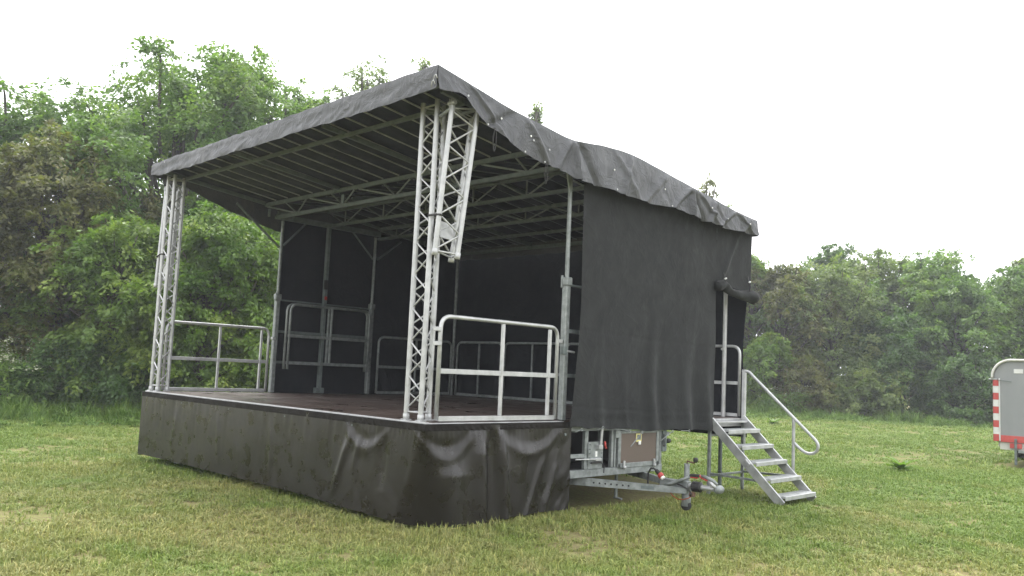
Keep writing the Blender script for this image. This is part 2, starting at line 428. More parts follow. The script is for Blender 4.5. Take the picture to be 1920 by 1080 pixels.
for x in (.03, 2.10, 4.20, W-.03):
    beam('rafter', (x, 0, 4.24), (x, 1.68, 4.06), .045, .055, M_GALVD, ST)
    beam('rafter', (x, 4.03, 3.985), (x, 5.83, 3.80), .05, .07, M_GALVD, ST)
    beam('rafter', (x, 1.92, 3.95), (x, 2.88, 4.13), .04, .05, M_GALVD, ST); beam('rafter', (x, 2.92, 4.13), (x, 3.97, 4.0), .04, .05, M_GALVD, ST)
    box('hinge_plate', (x, 1.76, 3.92), (.07, .02, .13), M_GALVD, ST)
for i in range(1, 18):
    x = W*i/18
    bar('roof_rib', (x, -.16, 4.318), (x, 1.68, 4.078), .0095, M_RIB, ST, 6)
    bar('roof_rib', (x, 1.93, 4.07), (x, 2.88, 4.165), .008, M_GALV, ST, 6)
    bar('roof_rib', (x, 2.92, 4.165), (x, 5.85, 3.83), .008, M_GALV, ST, 6)
# chassis at the towing end
XE = 6.30
beam('chassis_beam', (XE, 2.02, .405), (XE, 3.90, .405), .06, .085, M_GALV, ST)
beam('chassis_beam', (.05, 2.02, .405), (.05, 3.90, .405), .06, .085, M_GALV, ST)
beam('chassis_beam', (.08, 2.05, .40), (XE-.03, 2.05, .40), .06, .08, M_GALV, ST); beam('chassis_beam', (.08, 3.87, .40), (XE-.03, 3.87, .40), .06, .08, M_GALV, ST)
beam('upper_beam', (XE, 2.02, .915), (XE, 3.92, .905), .05, .06, M_GALV, ST)
for y, w in ((2.06, .06), (2.39, .06), (2.665, .045), (2.875, .04), (2.93, .03), (3.87, .05)):
    beam('chassis_upright', (XE+.003, y, .449), (XE+.003, y, .884), w, .045, M_GALV, ST, up=Vector((1, 0, 0)))
box('inner_wall', (5.75, 2.95, .66), (.02, 1.8, .44), M_DARK, ST); box('box_floor', (6.02, 2.95, .445), (.5, 1.76, .012), M_DARK, ST)
beam('cross_bar', (XE+.01, 2.09, .605), (XE+.01, 2.36, .605), .03, .045, M_GALV, ST)
pl = box('control_plate', (XE+.034, 2.54, .63), (.016, .27, .26), M_GALV, ST)
box('lower_plate', (XE+.026, 2.54, .475), (.014, .25, .05), M_GALV, ST)
for yy in (2.43, 2.65):
    for zz in (.53, .58, .63, .68, .73): bar('bolt', (XE+.042, yy, zz), (XE+.05, yy, zz), .009, M_GALVD, pl, 6)
bar('lever', (XE+.06, 2.60, .70), (XE+.07, 2.615, 1.0), .017, M_ALU, pl); box('lever_socket', (XE+.06, 2.585, .70), (.05, .07, .05), M_ALU, pl)
box('switch', (XE+.044, 2.545, .62), (.012, .035, .06), M_WHITEP, pl); bar('pull_rod', (XE+.07, 2.15, .575), (XE+.07, 2.52, .565), .009, M_ALU, pl)
box('winch_block', (XE+.055, 2.56, .56), (.04, .10, .035), M_ALU, pl); box('winch_base', (XE+.05, 2.54, .525), (.03, .19, .022), M_BLACK, pl)
tube('cord', [(XE+.06, 2.68, .76), (XE+.06, 2.69, .70), (XE+.06, 2.71, .68)], .012, M_RED, pl)
tube('wire', [(XE+.055, 2.63, .52), (XE+.06, 2.68, .48), (XE+.05, 2.69, .40)], .006, M_BLACK, pl)
dr = box('storage_door', (XE+.020, 3.39, .655), (.02, .76, .385), M_DOOR, ST)
for (c, s) in (((XE+.024, 3.39, .464), (.035, .84, .055)), ((XE+.024, 2.995, .655), (.035, .055, .44)), ((XE+.024, 3.785, .655), (.035, .055, .44)), ((XE+.024, 3.39, .855), (.035, .73, .03))):
    box('door_frame', c, s, M_GALV, dr)
for y in (3.08, 3.70):
    box('latch', (XE+.05, y, .475), (.016, .035, .09), M_ALU, dr); bar('latch_bolt', (XE+.045, y, .445), (XE+.07, y+.01, .44), .022, M_ALU, dr)
box('label_frame', (XE+.034, 3.38, .785), (.008, .11, .10), M_YELLOW, dr); box('label_face', (XE+.037, 3.38, .79), (.008, .075, .06), M_GALVD, dr)
box('padlock', (XE+.045, 3.385, .725), (.02, .04, .045), M_WHITEP, dr)
bk = box('end_bracket', (XE+.03, 3.93, .73), (.03, .09, .26), M_GALVD, ST); box('bracket_lug', (XE+.03, 3.99, .82), (.04, .06, .05), M_GALV, bk)
bar('buffer', (XE+.03, 3.98, .73), (XE+.03, 4.05, .73), .03, M_BLACK, bk)
tube('hanging_cord', bend([(XE+.055, 3.89, .82), (XE+.06, 3.87, .68), (XE+.06, 3.91, .66), (XE+.055, 3.92, .80)], .02), .006, M_BLACK, bk)
box('hinge_block', (XE+.03, 2.93, .84), (.06, .08, .09), M_GALV, ST)
# drawbar
def taper_beam(name, p0, p1, h0, h1, w, mat, parent):
    p0, p1 = Vector(p0), Vector(p1); d = (p1-p0); d.z = 0; d.normalize(); s = Vector((-d.y, d.x, 0))*(w/2)
    V = []
    for p, h in ((p0, h0), (p1, h1)):
        for sg, zz in ((-1, -h/2), (1, -h/2), (1, h/2), (-1, h/2)): V.append(p+s*sg+Vector((0, 0, zz)))
    F = [(0, 1, 2, 3), (7, 6, 5, 4), (0, 4, 5, 1), (1, 5, 6, 2), (2, 6, 7, 3), (3, 7, 4, 0)]
    return ob(name, meshdata(name, V, F, mat), parent)
nb0, nb1 = Vector((5.4, 1.98, .315)), Vector((7.30, 2.955, .30))
db = taper_beam('drawbar', nb0, nb1, .11, .06, .05, M_GALV, ST)
taper_beam('drawbar', (5.4, 4.0, .33), (7.28, 3.05, .315), .10, .06, .05, M_GALV, ST)
dv = (nb1-nb0); dl = dv.copy(); dl.z = 0; dl.normalize(); nrm = Vector((dl.y, -dl.x, 0))
for i in range(7):
    p = nb0 + dv*(.515+.031*i) + nrm*.0255
    bar('bolt_hole', p, p+nrm*.0015, .011, M_DARK, db)
pc = nb0+dv*.80+nrm*.026
box('maker_plate', pc, (.15, .004, .035), M_GALVD, db, Matrix.Rotation(math.atan2(dl.y, dl.x), 3, 'Z'))
box('hitch_housing', (7.12, 3.0, .355), (.36, .09, .085), M_GALV, ST)
bar('hitch_tube', (7.28, 3.0, .352), (7.62, 3.0, .352), .028, M_ALU, ST, 14)
lathe('bellows', [(.03, -.06)]+[((.058 if i % 2 else .047), -.055+.011*i) for i in range(11)]+[(.03, .06)], Matrix.Translation((7.40, 3.0, .352)) @ Matrix.Rotation(math.pi/2, 4, 'Y'), M_BLACK, ST, 18)
hh = lathe('ball_coupling', [(.012, -.065), (.034, -.06), (.044, -.04), (.046, 0), (.042, .035), (.03, .048), (.01, .052)], Matrix.Translation((7.67, 3.0, .355)) @ Matrix.Rotation(math.pi/2, 4, 'X'), M_GALV, ST, 18)
tube('coupling_handle', [(7.66, 2.985, .41), (7.60, 2.985, .445), (7.52, 2.985, .468), (7.43, 2.985, .478)], [.016, .02, .02, .014], M_GALV, hh)
tube('coupling_jaw', [(7.66, 2.965, .37), (7.60, 2.965, .41), (7.56, 2.965, .43)], [.02, .022, .012], M_ALU, hh)
box('handle_grip', (7.50, 2.975, .448), (.09, .022, .014), M_RED, hh, Matrix.Rotation(rad(18), 3, 'Y'))
lv = tube('brake_lever', [(7.03, 2.93, .335), (7.12, 2.93, .36), (7.24, 2.93, .41), (7.36, 2.93, .46)], [.018, .019, .018, .015], M_GALV, ST)
box('lever_grip', (7.415, 2.93, .478), (.13, .035, .034), M_BLACK, lv, Matrix.Rotation(rad(-4), 3, 'Y'), .01); box('lever_button', (7.47, 2.93, .48), (.03, .026, .028), M_RED, lv)
box('grip_underside', (7.405, 2.93, .456), (.09, .03, .014), M_RED, lv)
jk = bar('jockey_post', (7.22, 3.075, .12), (7.22, 3.075, .58), .031, M_GALV, ST, 14)
bar('jockey_housing', (7.22, 3.075, .115), (7.22, 3.075, .255), .052, M_GALV, jk, 16)
lathe('jockey_tyre', [(.02, -.03), (.05, -.028), (.06, -.015), (.06, .015), (.05, .028), (.02, .03)], Matrix.Translation((7.22, 3.075, .125)) @ Matrix.Rotation(math.pi/2, 4, 'X'), M_TYRE, jk, 18)
tube('crank', [(7.22, 3.075, .575), (7.222, 3.075, .61), (7.30, 3.06, .60), (7.325, 3.055, .60), (7.34, 3.05, .615)], .009, M_RUST, jk)
lathe('crank_knob', [(.012, 0), (.026, .008), (.027, .045), (.018, .055)], Matrix.Translation((7.345, 3.05, .605)), M_BLACK, jk, 12)
tube('breakaway_cord', [(7.08, 2.95, .27), (7.11, 2.97, .22), (7.17, 2.98, .19), (7.24, 2.98, .195), (7.30, 2.98, .215), (7.36, 2.97, .25)], .006, M_ORANGE, ST)
tube('brake_cable', [(7.20, 2.92, .36), (7.26, 2.92, .35), (7.34, 2.92, .325), (7.38, 2.92, .28), (7.36, 2.93, .25)], .009, M_BLACK, ST)
box('cable_clip', (7.37, 2.955, .27), (.06, .05, .05), M_RUST, ST)
sl = bar('stabiliser_leg', (6.15, 3.2, .06), (6.15, 3.2, .40), .02, M_GALV, ST); bar('leg_foot', (6.12, 3.2, .055), (6.24, 3.2, .05), .012, M_GALV, sl)
# axle and wheels
bar('axle', (2.6, 2.25, .30), (2.6, 3.75, .30), .035, M_GALVD, ST)
for y in (2.22, 3.78):
    wl = lathe('wheel', [(.10, -.09), (.27, -.085), (.30, -.06), (.30, .06), (.27, .085), (.10, .09)], Matrix.Translation((2.6, y, .30)) @ Matrix.Rotation(math.pi/2, 4, 'X'), M_TYRE, ST, 24)
    lathe('rim', [(.02, -.06), (.17, -.07), (.18, -.092), (.18, .092), (.17, .07), (.02, .06)], Matrix.Translation((2.6, y, .30)) @ Matrix.Rotation(math.pi/2, 4, 'X'), M_GALV, wl, 20)
sp = bar('support_leg', (6.02, 5.84, .02), (6.02, 5.84, .86), .028, M_GALVD, ST); bar('leg_crank', (6.02, 5.80, .22), (6.10, 5.76, .215), .012, M_GALVD, sp)

# ------------------------------------------------------------------ power cable with red plug
PC = empty('power_cable', (6.82, 2.88, .33), 'black power cable with red plug hanging over the drawbar', 'cable')
cp = [Vector(v) for v in ((6.80, 2.93, .29), (6.80, 2.93, .36), (6.81, 2.92, .44), (6.85, 2.91, .495), (6.90, 2.90, .50), (6.93, 2.90, .485))]
tube('cable', cp, .011, M_BLACK, PC, 8)
Mp, _ = frame_to((6.925, 2.90, .49), (7.02, 2.90, .41))
lathe('plug_body', [(.012, 0), (.022, .01), (.026, .06), (.03, .065)], Mp, M_BLACK, PC, 14)
lathe('plug_collar', [(.031, .066), (.034, .072), (.034, .108), (.029, .112)], Mp, M_RED, PC, 14); lathe('plug_face', [(.026, .113), (.026, .135), (.02, .138)], Mp, M_WHITEP, PC, 14)

# ------------------------------------------------------------------ lattice masts with folded upper sections
def lattice(chords, z0, z1, parent, nb, r=.025, rb=.0095, tops=None):
    """chords: list of (p_bottom, p_top); faces zig-zag between successive chords"""
    cs = [(Vector(a), Vector(b_)) for a, b_ in chords]
    for a, b_ in cs:
        c = bar('chord', a, b_, r, M_ALU, parent, 14)
        bar('end_fitting', a-(b_-a).normalized()*.012, a+(b_-a).normalized()*.05, r+.006, M_ALU, c, 14)
    for f in range(3):
        a, b_ = cs[f], cs[(f+1) % 3]
        for k in range(nb):
            t0 = (k+.15)/nb; t1 = (k+1.0)/nb-.0
            t0 = .03+.94*k/nb; t1 = .03+.94*(k+1)/nb; tm = (t0+t1)/2
            A = lambda t: a[0].lerp(a[1], t); Bq = lambda t: b_[0].lerp(b_[1], t)
            bar('lattice_bar', A(t0), Bq(tm), rb, M_ALU, parent, 8); bar('lattice_bar', Bq(tm), A(t1), rb, M_ALU, parent, 8)
        bar('lattice_bar', a[0].lerp(a[1], .022), b_[0].lerp(b_[1], .022), rb, M_ALU, parent, 8)
        bar('lattice_bar', a[0].lerp(a[1], .985), b_[0].lerp(b_[1], .985), rb, M_ALU, parent, 8)
def mast(c2x, sx, label):
    y0 = .095
    P = [(c2x-.22, y0), (c2x, y0), (c2x-.11, y0+.19)]
    E_ = empty('lattice_mast', (c2x-.11, y0+.06, H), label, 'lattice mast', 'lattice masts at the front stage corners')
    lattice([((x, y, H+.014), (x, y, 4.2)) for x, y in P], H, 4.2, E_, 9, .0275, .009)
    for x, y in P: box('base_plate', (x, y, H+.006), (.08, .08, .012), M_ALU, E_)
    # folded section, hung from hinge lugs on the outer side
    if sx > 0: top = [(6.36, .07, 4.08), (6.43, .355, 4.13), (6.25, .44, 4.06)]; bot = [(6.275, .02, 2.62), (6.35, .245, 2.60), (6.17, .33, 2.59)]
    else: top = [(-.27, .17, 4.02), (-.24, .37, 4.02), (-.09, .28, 4.02)]; bot = [(-.24, .12, 2.55), (-.22, .32, 2.55), (-.07, .23, 2.55)]
    lattice(list(zip(bot, top)), 2.6, 4.1, E_, 4, .0255, .0095)
    ms = c2x if sx > 0 else c2x-.22
    for q in (0, 1):
        t = Vector(top[q]); a = Vector((ms, y0+.02+.18*q, t.z-.06))
        bar('hinge_arm', a, t-Vector((0, 0, .02)), .02, M_GALV, E_, 12)
        for s in (-1, 1): box('hinge_lug', (t.x+s*.016*abs(1), t.y, t.z+.01), (.010, .05, .12), M_ALU, E_)
        bar('hinge_pin', t+Vector((-.05, 0, .03)), t+Vector((.05, 0, .03)), .022, M_ALU, E_, 12)
    # splice plate and strap
    b0 = Vector(bot[0]).lerp(Vector(top[0]), .18); b2_ = Vector(bot[2]).lerp(Vector(top[2]), .18); bb = Vector(bot[1]).lerp(Vector(top[1]), .18)
    bb = b0; mid = (b2_+bb)/2
    ang = math.atan2(bb.y-b2_.y, bb.x-b2_.x)
    plt = box('splice_plate', mid, ((bb-b2_).length*.72, .012, .16), M_ALU, E_, Matrix.Rotation(ang, 3, 'Z'))
    a = Vector((ms, y0, 3.02)); c = Vector(bot[0]).lerp(Vector(top[0]), .28); c.z = 3.0
    d = (c-a).normalized(); s = Vector((-d.y, d.x, 0))*.032
    tube('strap', [a-d*.032+s*.5, a+s-d*.01, c+s, c+d*.032, c-s, a-s, a-d*.032-s*.5], .011, M_STRAP, E_, 6, True)
    return E_
mast(.18, -1, 'silver aluminium lattice mast at the far left front corner of the stage')
mast(6.11, 1, 'silver aluminium lattice mast at the near right front corner, folded section hanging at its top')

# ------------------------------------------------------------------ guard rails
def guard_rail(p0, p1, label, z=H, h=1.03, group=None, inner=True, mat=None, clamps=(), prongs=False):
    mat = mat or M_ALU
    p0, p1 = Vector((*p0, z)), Vector((*p1, z)); d = (p1-p0); L = d.length; d.normalize(); up = Vector((0, 0, 1))
    E_ = empty('guard_rail', (p0+p1)/2, label, 'guard rail', group)
    b0 = -.07 if prongs else .02
    tube('frame', bend([p0+up*b0, p0+up*h, p1+up*h, p1+up*b0], .13, 7), .0215, mat, E_, 10)
    q = lambda s, zz: p0+d*s+up*zz
    beam('middle_rail', q(.02, h*.48), q(L-.02, h*.48), .026, .05, mat, E_); beam('bottom_rail', q(.02, .035), q(L-.02, .035), .03, .05, mat, E_)
    beam('upright', q(L*.5, .06), q(L*.5, h-.02), .034, .034, mat, E_)
    if inner: beam('upright', q(L-.13, .06), q(L-.13, h-.03), .034, .034, mat, E_)
    for s, zz, ww in clamps: box('clamp', q(s, zz), (.06, .06, .04), mat, E_, Matrix.Rotation(math.atan2(d.y, d.x), 3, 'Z'))
    return E_
g1 = 'guard rails standing round the deck'
guard_rail((6.25, .17), (6.25, 1.90), 'aluminium guard rail between the near lattice mast and the side curtain', group=g1, clamps=((-.04, .90, 0), (-.03, .76, 0), (1.76, .88, 0)))
guard_rail((.05, .22), (.05, 1.90), 'aluminium guard rail against the trees beside the far lattice mast', group=g1, clamps=((1.76, .88, 0),))
guard_rail((.13, 4.05), (.13, 5.80), 'guard rail along the far left stage wall, right of the stacked rails', group=g1, mat=M_GALV, inner=False)
beam_in = .055
guard_rail((.20, 5.90), (1.42, 5.90), 'first back guard rail from the left rear pole', group=g1, mat=M_GALV, inner=False)
guard_rail((1.49, 5.90), (2.88, 5.90), 'second back guard rail from the left rear pole', group=g1, mat=M_GALV, inner=False)
guard_rail((2.95, 5.91), (4.35, 5.91), 'back guard rail hidden behind the near rail, third from the left rear pole', group=g1, mat=M_GALV, inner=False)
guard_rail((4.60, 5.955), (6.24, 5.955), 'back guard rail at the stair head in the curtain doorway', group=g1, mat=M_ALU, inner=False)
for i in range(2):
    x = .11+.05*i
    guard_rail((x, 2.17+.035*i), (x, 3.78+.02*i), ('stored guard rail hung on the far wall, behind another one', 'stored guard rail hung on the far wall in front of another one')[i], z=1.46, h=1.0, mat=M_GALV, inner=False, prongs=True, group='guard rails hung on the far side wall')

# ------------------------------------------------------------------ fabric: skirt
def skirt():
    n, m_ = 420, 46
    L1, L2 = 6.34, 2.13
    s = np.linspace(0, L1+L2, n)[:, None]; t = np.linspace(0, 1, m_)[None, :]
    r = .03+.42*t**1.1
    X0, Xr, Y0 = -.02, 6.335, -.03
    # path with rounded corner of radius r(t)
    a = Xr-X0-r; arc = math.pi/2*r; c = L2-r; tot = a+arc+c; q = s/(L1+L2)*tot
    inA = q < a; inC = q > a+arc; th = np.clip((q-a)/r, 0, math.pi/2)
    X = np.where(inA, X0+q, np.where(inC, Xr, Xr-r+r*np.sin(th)))
    Y = np.where(inA, Y0, np.where(inC, Y0+r+(q-a-arc), Y0+r-r*np.cos(th)))
    nx_ = np.where(inA, 0, np.where(inC, 1, np.sin(th))); ny_ = np.where(inA, -1, np.where(inC, 0, -np.cos(th)))
    S = s+0*t; T = t+0*s
    right = np.clip((S-4.6)/2.0, 0, 1); side = np.clip((S-6.1)/.4, 0, 1)
    d = .006*noise(S*2.2, T*1.0, 1)+.012*T*noise(S*1.1, T*.6, 2)
    d += (.004+.006*right)*noise(S*14, T*1.6+S*.4, 3)*(1-T)**2      # gathers under the hem
    d += .0035*np.sin(S*95+2*noise(S*3, S*0, 5))*np.clip((T-.03)/.04, 0, 1)*np.exp(-(np.clip(T-.08, 0, 1)/.09)**2)*right
    def fold(s0, w, amp, t0=.1, sl=0.0, te=1.0):
        u = (S-s0-sl*(T-t0))/w
        return amp*np.exp(-u*u)*np.clip((T-t0)/.25, 0, 1)*np.clip((te-T)/.25+.15, 0, 1)
    for f in ((5.2, .05, .022, .12, -.25, .9), (5.36, .04, .018, .15, -.1, .6), (5.75, .06, -.018, .1, .1, .7), (7.05, .10, .05, .04, .05, 1.6), (7.22, .06, -.055, .04, .02, 1.6), (7.35, .06, .045, .04, .06, 1.6), (7.62, .22, .03, .1, .0, 1.4),
              (8.1, .05, .02, .2, -.45, 1.3), (8.28, .05, .02, .25, -.3, 1.4), (6.62, .2, .05, .25, .15, 1.4), (2.3, .04, .006, .1, .2, .9), (1.2, .05, .006, .1, -.2, .8), (3.6, .05, .009, .1, .15, .9)):
        d += fold(*f)
    # swags: cloth sagging between fixing points
    for s0, s1, amp in ((5.05, 5.85, .010), (6.2, 7.02, .015), (7.25, 8.35, .014)):
        u = np.clip((S-s0)/(s1-s0), 0, 1); arcd = .05+.27*(1-np.abs(2*u-1)**2)
        inside = (S > s0) & (S < s1)
        dist = (T-arcd)
        d += np.where(inside, amp*np.exp(-(dist/.065)**2)*np.sin(math.pi*u)**.6-.5*amp*np.exp(-((dist+.11)/.06)**2)*np.sin(math.pi*u)**.6, 0)
        d += np.where(inside, .25*amp*np.sin(math.pi*u)*noise(S*7+T*5, T*5-S*4, 7)*np.exp(-(dist/.3)**2), 0)
    d += side*.004*noise(S*6, T*2.5+S*1.5, 9)*T + np.clip((S-7.9)/.4, 0, 1)*.010*noise(S*10+T*3, T*9+S*5, 11)
    zb = np.interp(S, [0, 1.5, 4.5, 6.0, 6.5, 7.5, 8.47], [.10, .10, .085, .03, .02, .03, .035])
    Z = .975-(.975-zb)*T-.012*np.sin(S*3)*T*right
    d = np.maximum(d, -.015)
    G = np.stack([X+nx_*d, Y+ny_*d, Z], -1); V, F = grid_vf(G)
    E_ = empty('stage_skirt', (6.3, 0, 0), 'black pvc skirt hanging round the front and near side of the deck', 'skirt')
    ob('skirt_cloth', meshdata('skirt_cloth', V, F, M_SKIRT, True), E_)
    # hem band at the top
    hs_ = np.linspace(0, L1+L2, 200); pts = []
    G2 = np.zeros((200, 4, 3))
    for i, q_ in enumerate(hs_):
        for k, (zz, o) in enumerate(((.993, .001), (.985, .004), (.940, .006+(.004*math.sin(q_*70) if q_ > 4.6 else .001*math.sin(q_*20))), (.925, .005))):
            if q_ < L1: G2[i, k] = (X0+q_, Y0-o-.002, zz)
            else: G2[i, k] = (Xr+o+.002, Y0+(q_-L1), zz)
    V, F = grid_vf(G2); ob('hem_band', meshdata('hem_band', V, F, M_HEM), E_)
    for nm_, ax_ in (('far_side_light_block', 0), ('back_light_block', 1)):  # unseen cloths added to keep light from entering under the deck
        aa = np.linspace(0, 1, 60)[:, None]; tt = np.linspace(0, 1, 8)[None, :]; dd = .012*noise(aa*9+0*tt, tt*1.5, 14+ax_)*tt
        Gs = np.stack([-.02-dd, -.02+6.02*aa+0*tt, .97-.89*tt+0*aa] if ax_ == 0 else [-.02+4.3*aa+0*tt, 6.01+dd, .97-.89*tt+0*aa], -1)
        V, F = grid_vf(Gs); ob(nm_, meshdata(nm_, V, F, M_SKIRT, True), E_)
    for q_ in (1.3, 2.6, 3.9, 5.2): 
        bar('eyelet', (q_, Y0-.018, .90), (q_, Y0-.024, .90), .009, M_GALVD, E_)
    bar('eyelet', (Xr+.05, 1.93, .86), (Xr+.062, 1.93, .86), .016, M_GALVD, E_)
skirt()

# ------------------------------------------------------------------ fabric: roof cover
VB_Y = [-.25, .0, .08, .3, .97, 1.61, 1.78, 3.0, 3.93, 4.86, 5.9]
VB_Z = [4.13, 4.15, 4.13, 3.97, 3.76, 3.70, 3.66, 3.64, 3.655, 3.60, 3.63]
def roof_cover():
    E_ = empty('roof_cover', (3.2, 2.8, 4.1), 'grey black pvc roof tarpaulin with hanging side valances', 'tarpaulin')
    XL, XR, YB = -.10, 6.50, 5.92
    yf = lambda x: -.14-.11*(x-XL)/(XR-XL)
    # top sheet
    n, m_ = 150, 110
    G = np.zeros((n, m_, 3)); v = np.linspace(0, 1, m_)
    for i in range(n):
        x = XL+(XR-XL)*i/(n-1); y = yf(x)+(YB-yf(x))*v
        z = np.interp(y, TOPY, TOPZ)
        kz = np.convolve(np.pad(z, 5, 'edge'), np.ones(11)/11, 'valid'); z = .5*z+.5*kz
        sag = -.008*(1-np.cos(2*math.pi*(x*18/6.3)))*.5
        z = z+sag+.010*noise(x*1.7+0*y, y*1.7, 6)+.004*noise(x*6+0*y, y*6, 8)
        G[i] = np.stack([np.full(m_, x), y, z], -1)
    V, F = grid_vf(G); ob('top_sheet', meshdata('top_sheet', V, F, M_ROOF, True), E_)
    GL = G[1:-1, 1:-1].copy(); GL[:, :, 2] -= .007; V, F = grid_vf(GL); ob('added_darkening_sheet', meshdata('added_darkening_sheet', V, F, M_DARKENING, True), E_)  # extra sheet added below the tarp to darken its underside against grass bounce
    # valances: right, left, front, back (top row taken from the sheet's rim)
    def valance(rim, nout, ztb, seed, name, amp, nv=26, flare=.03, extra=None):
        N = len(rim); t = np.linspace(0, 1, nv)[None, :]; S = np.concatenate([[0], np.cumsum(np.linalg.norm(np.diff(rim, axis=0), axis=1))])[:, None]
        zt = rim[:, 2][:, None]; zb = ztb[:, None]
        d = .012*np.sqrt(t)+flare*t+amp*t**.8*(noise(S*3.1+t*.9, t*1.2, seed)+.5*noise(S*8.5-t*1.5, t*2.2, seed+1)+.25*noise(S*19, t*5, seed+2))
        if extra is not None: d = d+extra(S, t)
        Z = zt-(zt-zb)*t + (.004 if seed == 41 else .012)*noise(S*5, t*0, seed+3)*t
        G = np.zeros((N, nv, 3)); G[:, :, 0] = rim[:, 0][:, None]+nout[0]*d; G[:, :, 1] = rim[:, 1][:, None]+nout[1]*d; G[:, :, 2] = Z
        V, F = grid_vf(G); return ob(name, meshdata(name, V, F, M_ROOF, True), E_), G
    def dense(line, k):
        i = np.linspace(0, len(line)-1, k); j = np.arange(len(line))
        return np.stack([np.interp(i, j, line[:, c]) for c in range(3)], -1)
    def creases(S, t):
        d = 0*S*t
        for s0, sl, w, a in ((.55, .5, .05, .02), (.95, -.4, .05, -.02), (1.35, .35, .05, .025), (1.9, -.25, .04, .03), (2.05, .05, .03, .04), (2.22, .3, .05, -.03), (2.9, .5, .06, .015), (3.05, -.2, .04, .02), (3.75, -.55, .05, .02), (4.3, -.5, .05, .03), (4.42, .0, .03, .045), (4.55, .25, .04, -.035), (4.75, .45, .05, .03), (4.98, -.2, .035, .035), (5.1, .3, .04, -.02), (5.45, -.5, .05, .025), (5.75, .4, .05, .03), (5.95, -.3, .05, .02)):
            u = (S-s0-sl*(t-.3))/w; d = d+1.5*a*np.exp(-u*u)*np.clip(t/.2, 0, 1)
        return d
    rimR = dense(G[-1], 300); rimL = dense(G[0], 160); rimF = dense(G[:, 0], 300); rimB = dense(G[:, -1], 120)
    o, GR = valance(rimR, (1, 0), np.interp(rimR[:, 1], VB_Y, VB_Z), 21, 'side_valance', .022, extra=creases)
    valance(rimL, (-1, 0), np.interp(rimL[:, 1], [-.2, .0, .4, .8, 1.1, 1.6, 2, 4, 5.9], [4.17, 4.17, 4.12, 3.98, 3.88, 3.76, 3.66, 3.66, 3.65]), 31, 'side_valance', .015)
    zb = rimF[:, 2]-np.interp(rimF[:, 0], [XL, .3, 6.0, XR], [.16, .22, .245, .225])
    valance(rimF, (.02, -1), zb, 41, 'front_valance', .007, flare=.0, extra=lambda S, t: .006*np.sin(t*9+noise(S*.8, t, 44)*1.5)*np.clip(t*3, 0, 1)*(.4+.6*noise(S*2.5, t*1.5, 45))+.006*noise(S*9+t*5, t*2, 46)*t)
    valance(rimB, (0, 1), rimB[:, 2]-.22, 51, 'back_valance', .01)
    # front hem welt
    # eyelets, hooks and hanging elastics on the near valance
    def at(y, t):
        i = int(np.argmin(abs(rimR[:, 1]-y))); return Vector(GR[i, int(t*25)])
    for (y, t) in ((.12, .75), (.42, .97), (.62, .45), (.95, .97), (1.03, .5), (1.08, .58), (1.26, .97), (1.32, .62), (2.45, .55), (2.5, .98), (3.5, .52), (3.62, .98), (4.55, .5), (5.0, .6), (5.55, .55)):
        p = at(y, t); bar('eyelet', p+Vector((.004, 0, 0)), p+Vector((.012, 0, 0)), .0105, M_WHITEP if t < .56 else M_ALU, E_)
    for y in (.5, 1.28):
        p = at(y, .98)+Vector((.0, 0, 0))
        tube('elastic_loop', bend([p+Vector((0, 0, .01)), p+Vector((0, -.025, -.12)), p+Vector((0, 0, -.26)), p+Vector((0, .03, -.12)), p+Vector((0, .01, .01))], .05), .0045, M_BLACK, E_, 6)
    for k in range(2):
        q0 = Vector((6.44+.03*k, -.27, 4.16+.05*k)); tube('hook', bend([q0, q0+Vector((.02, -.01, .05)), q0+Vector((.04, -.01, .06)), q0+Vector((.05, 0, .02))], .012, 3), .005, M_ALU, E_, 6)
roof_cover()

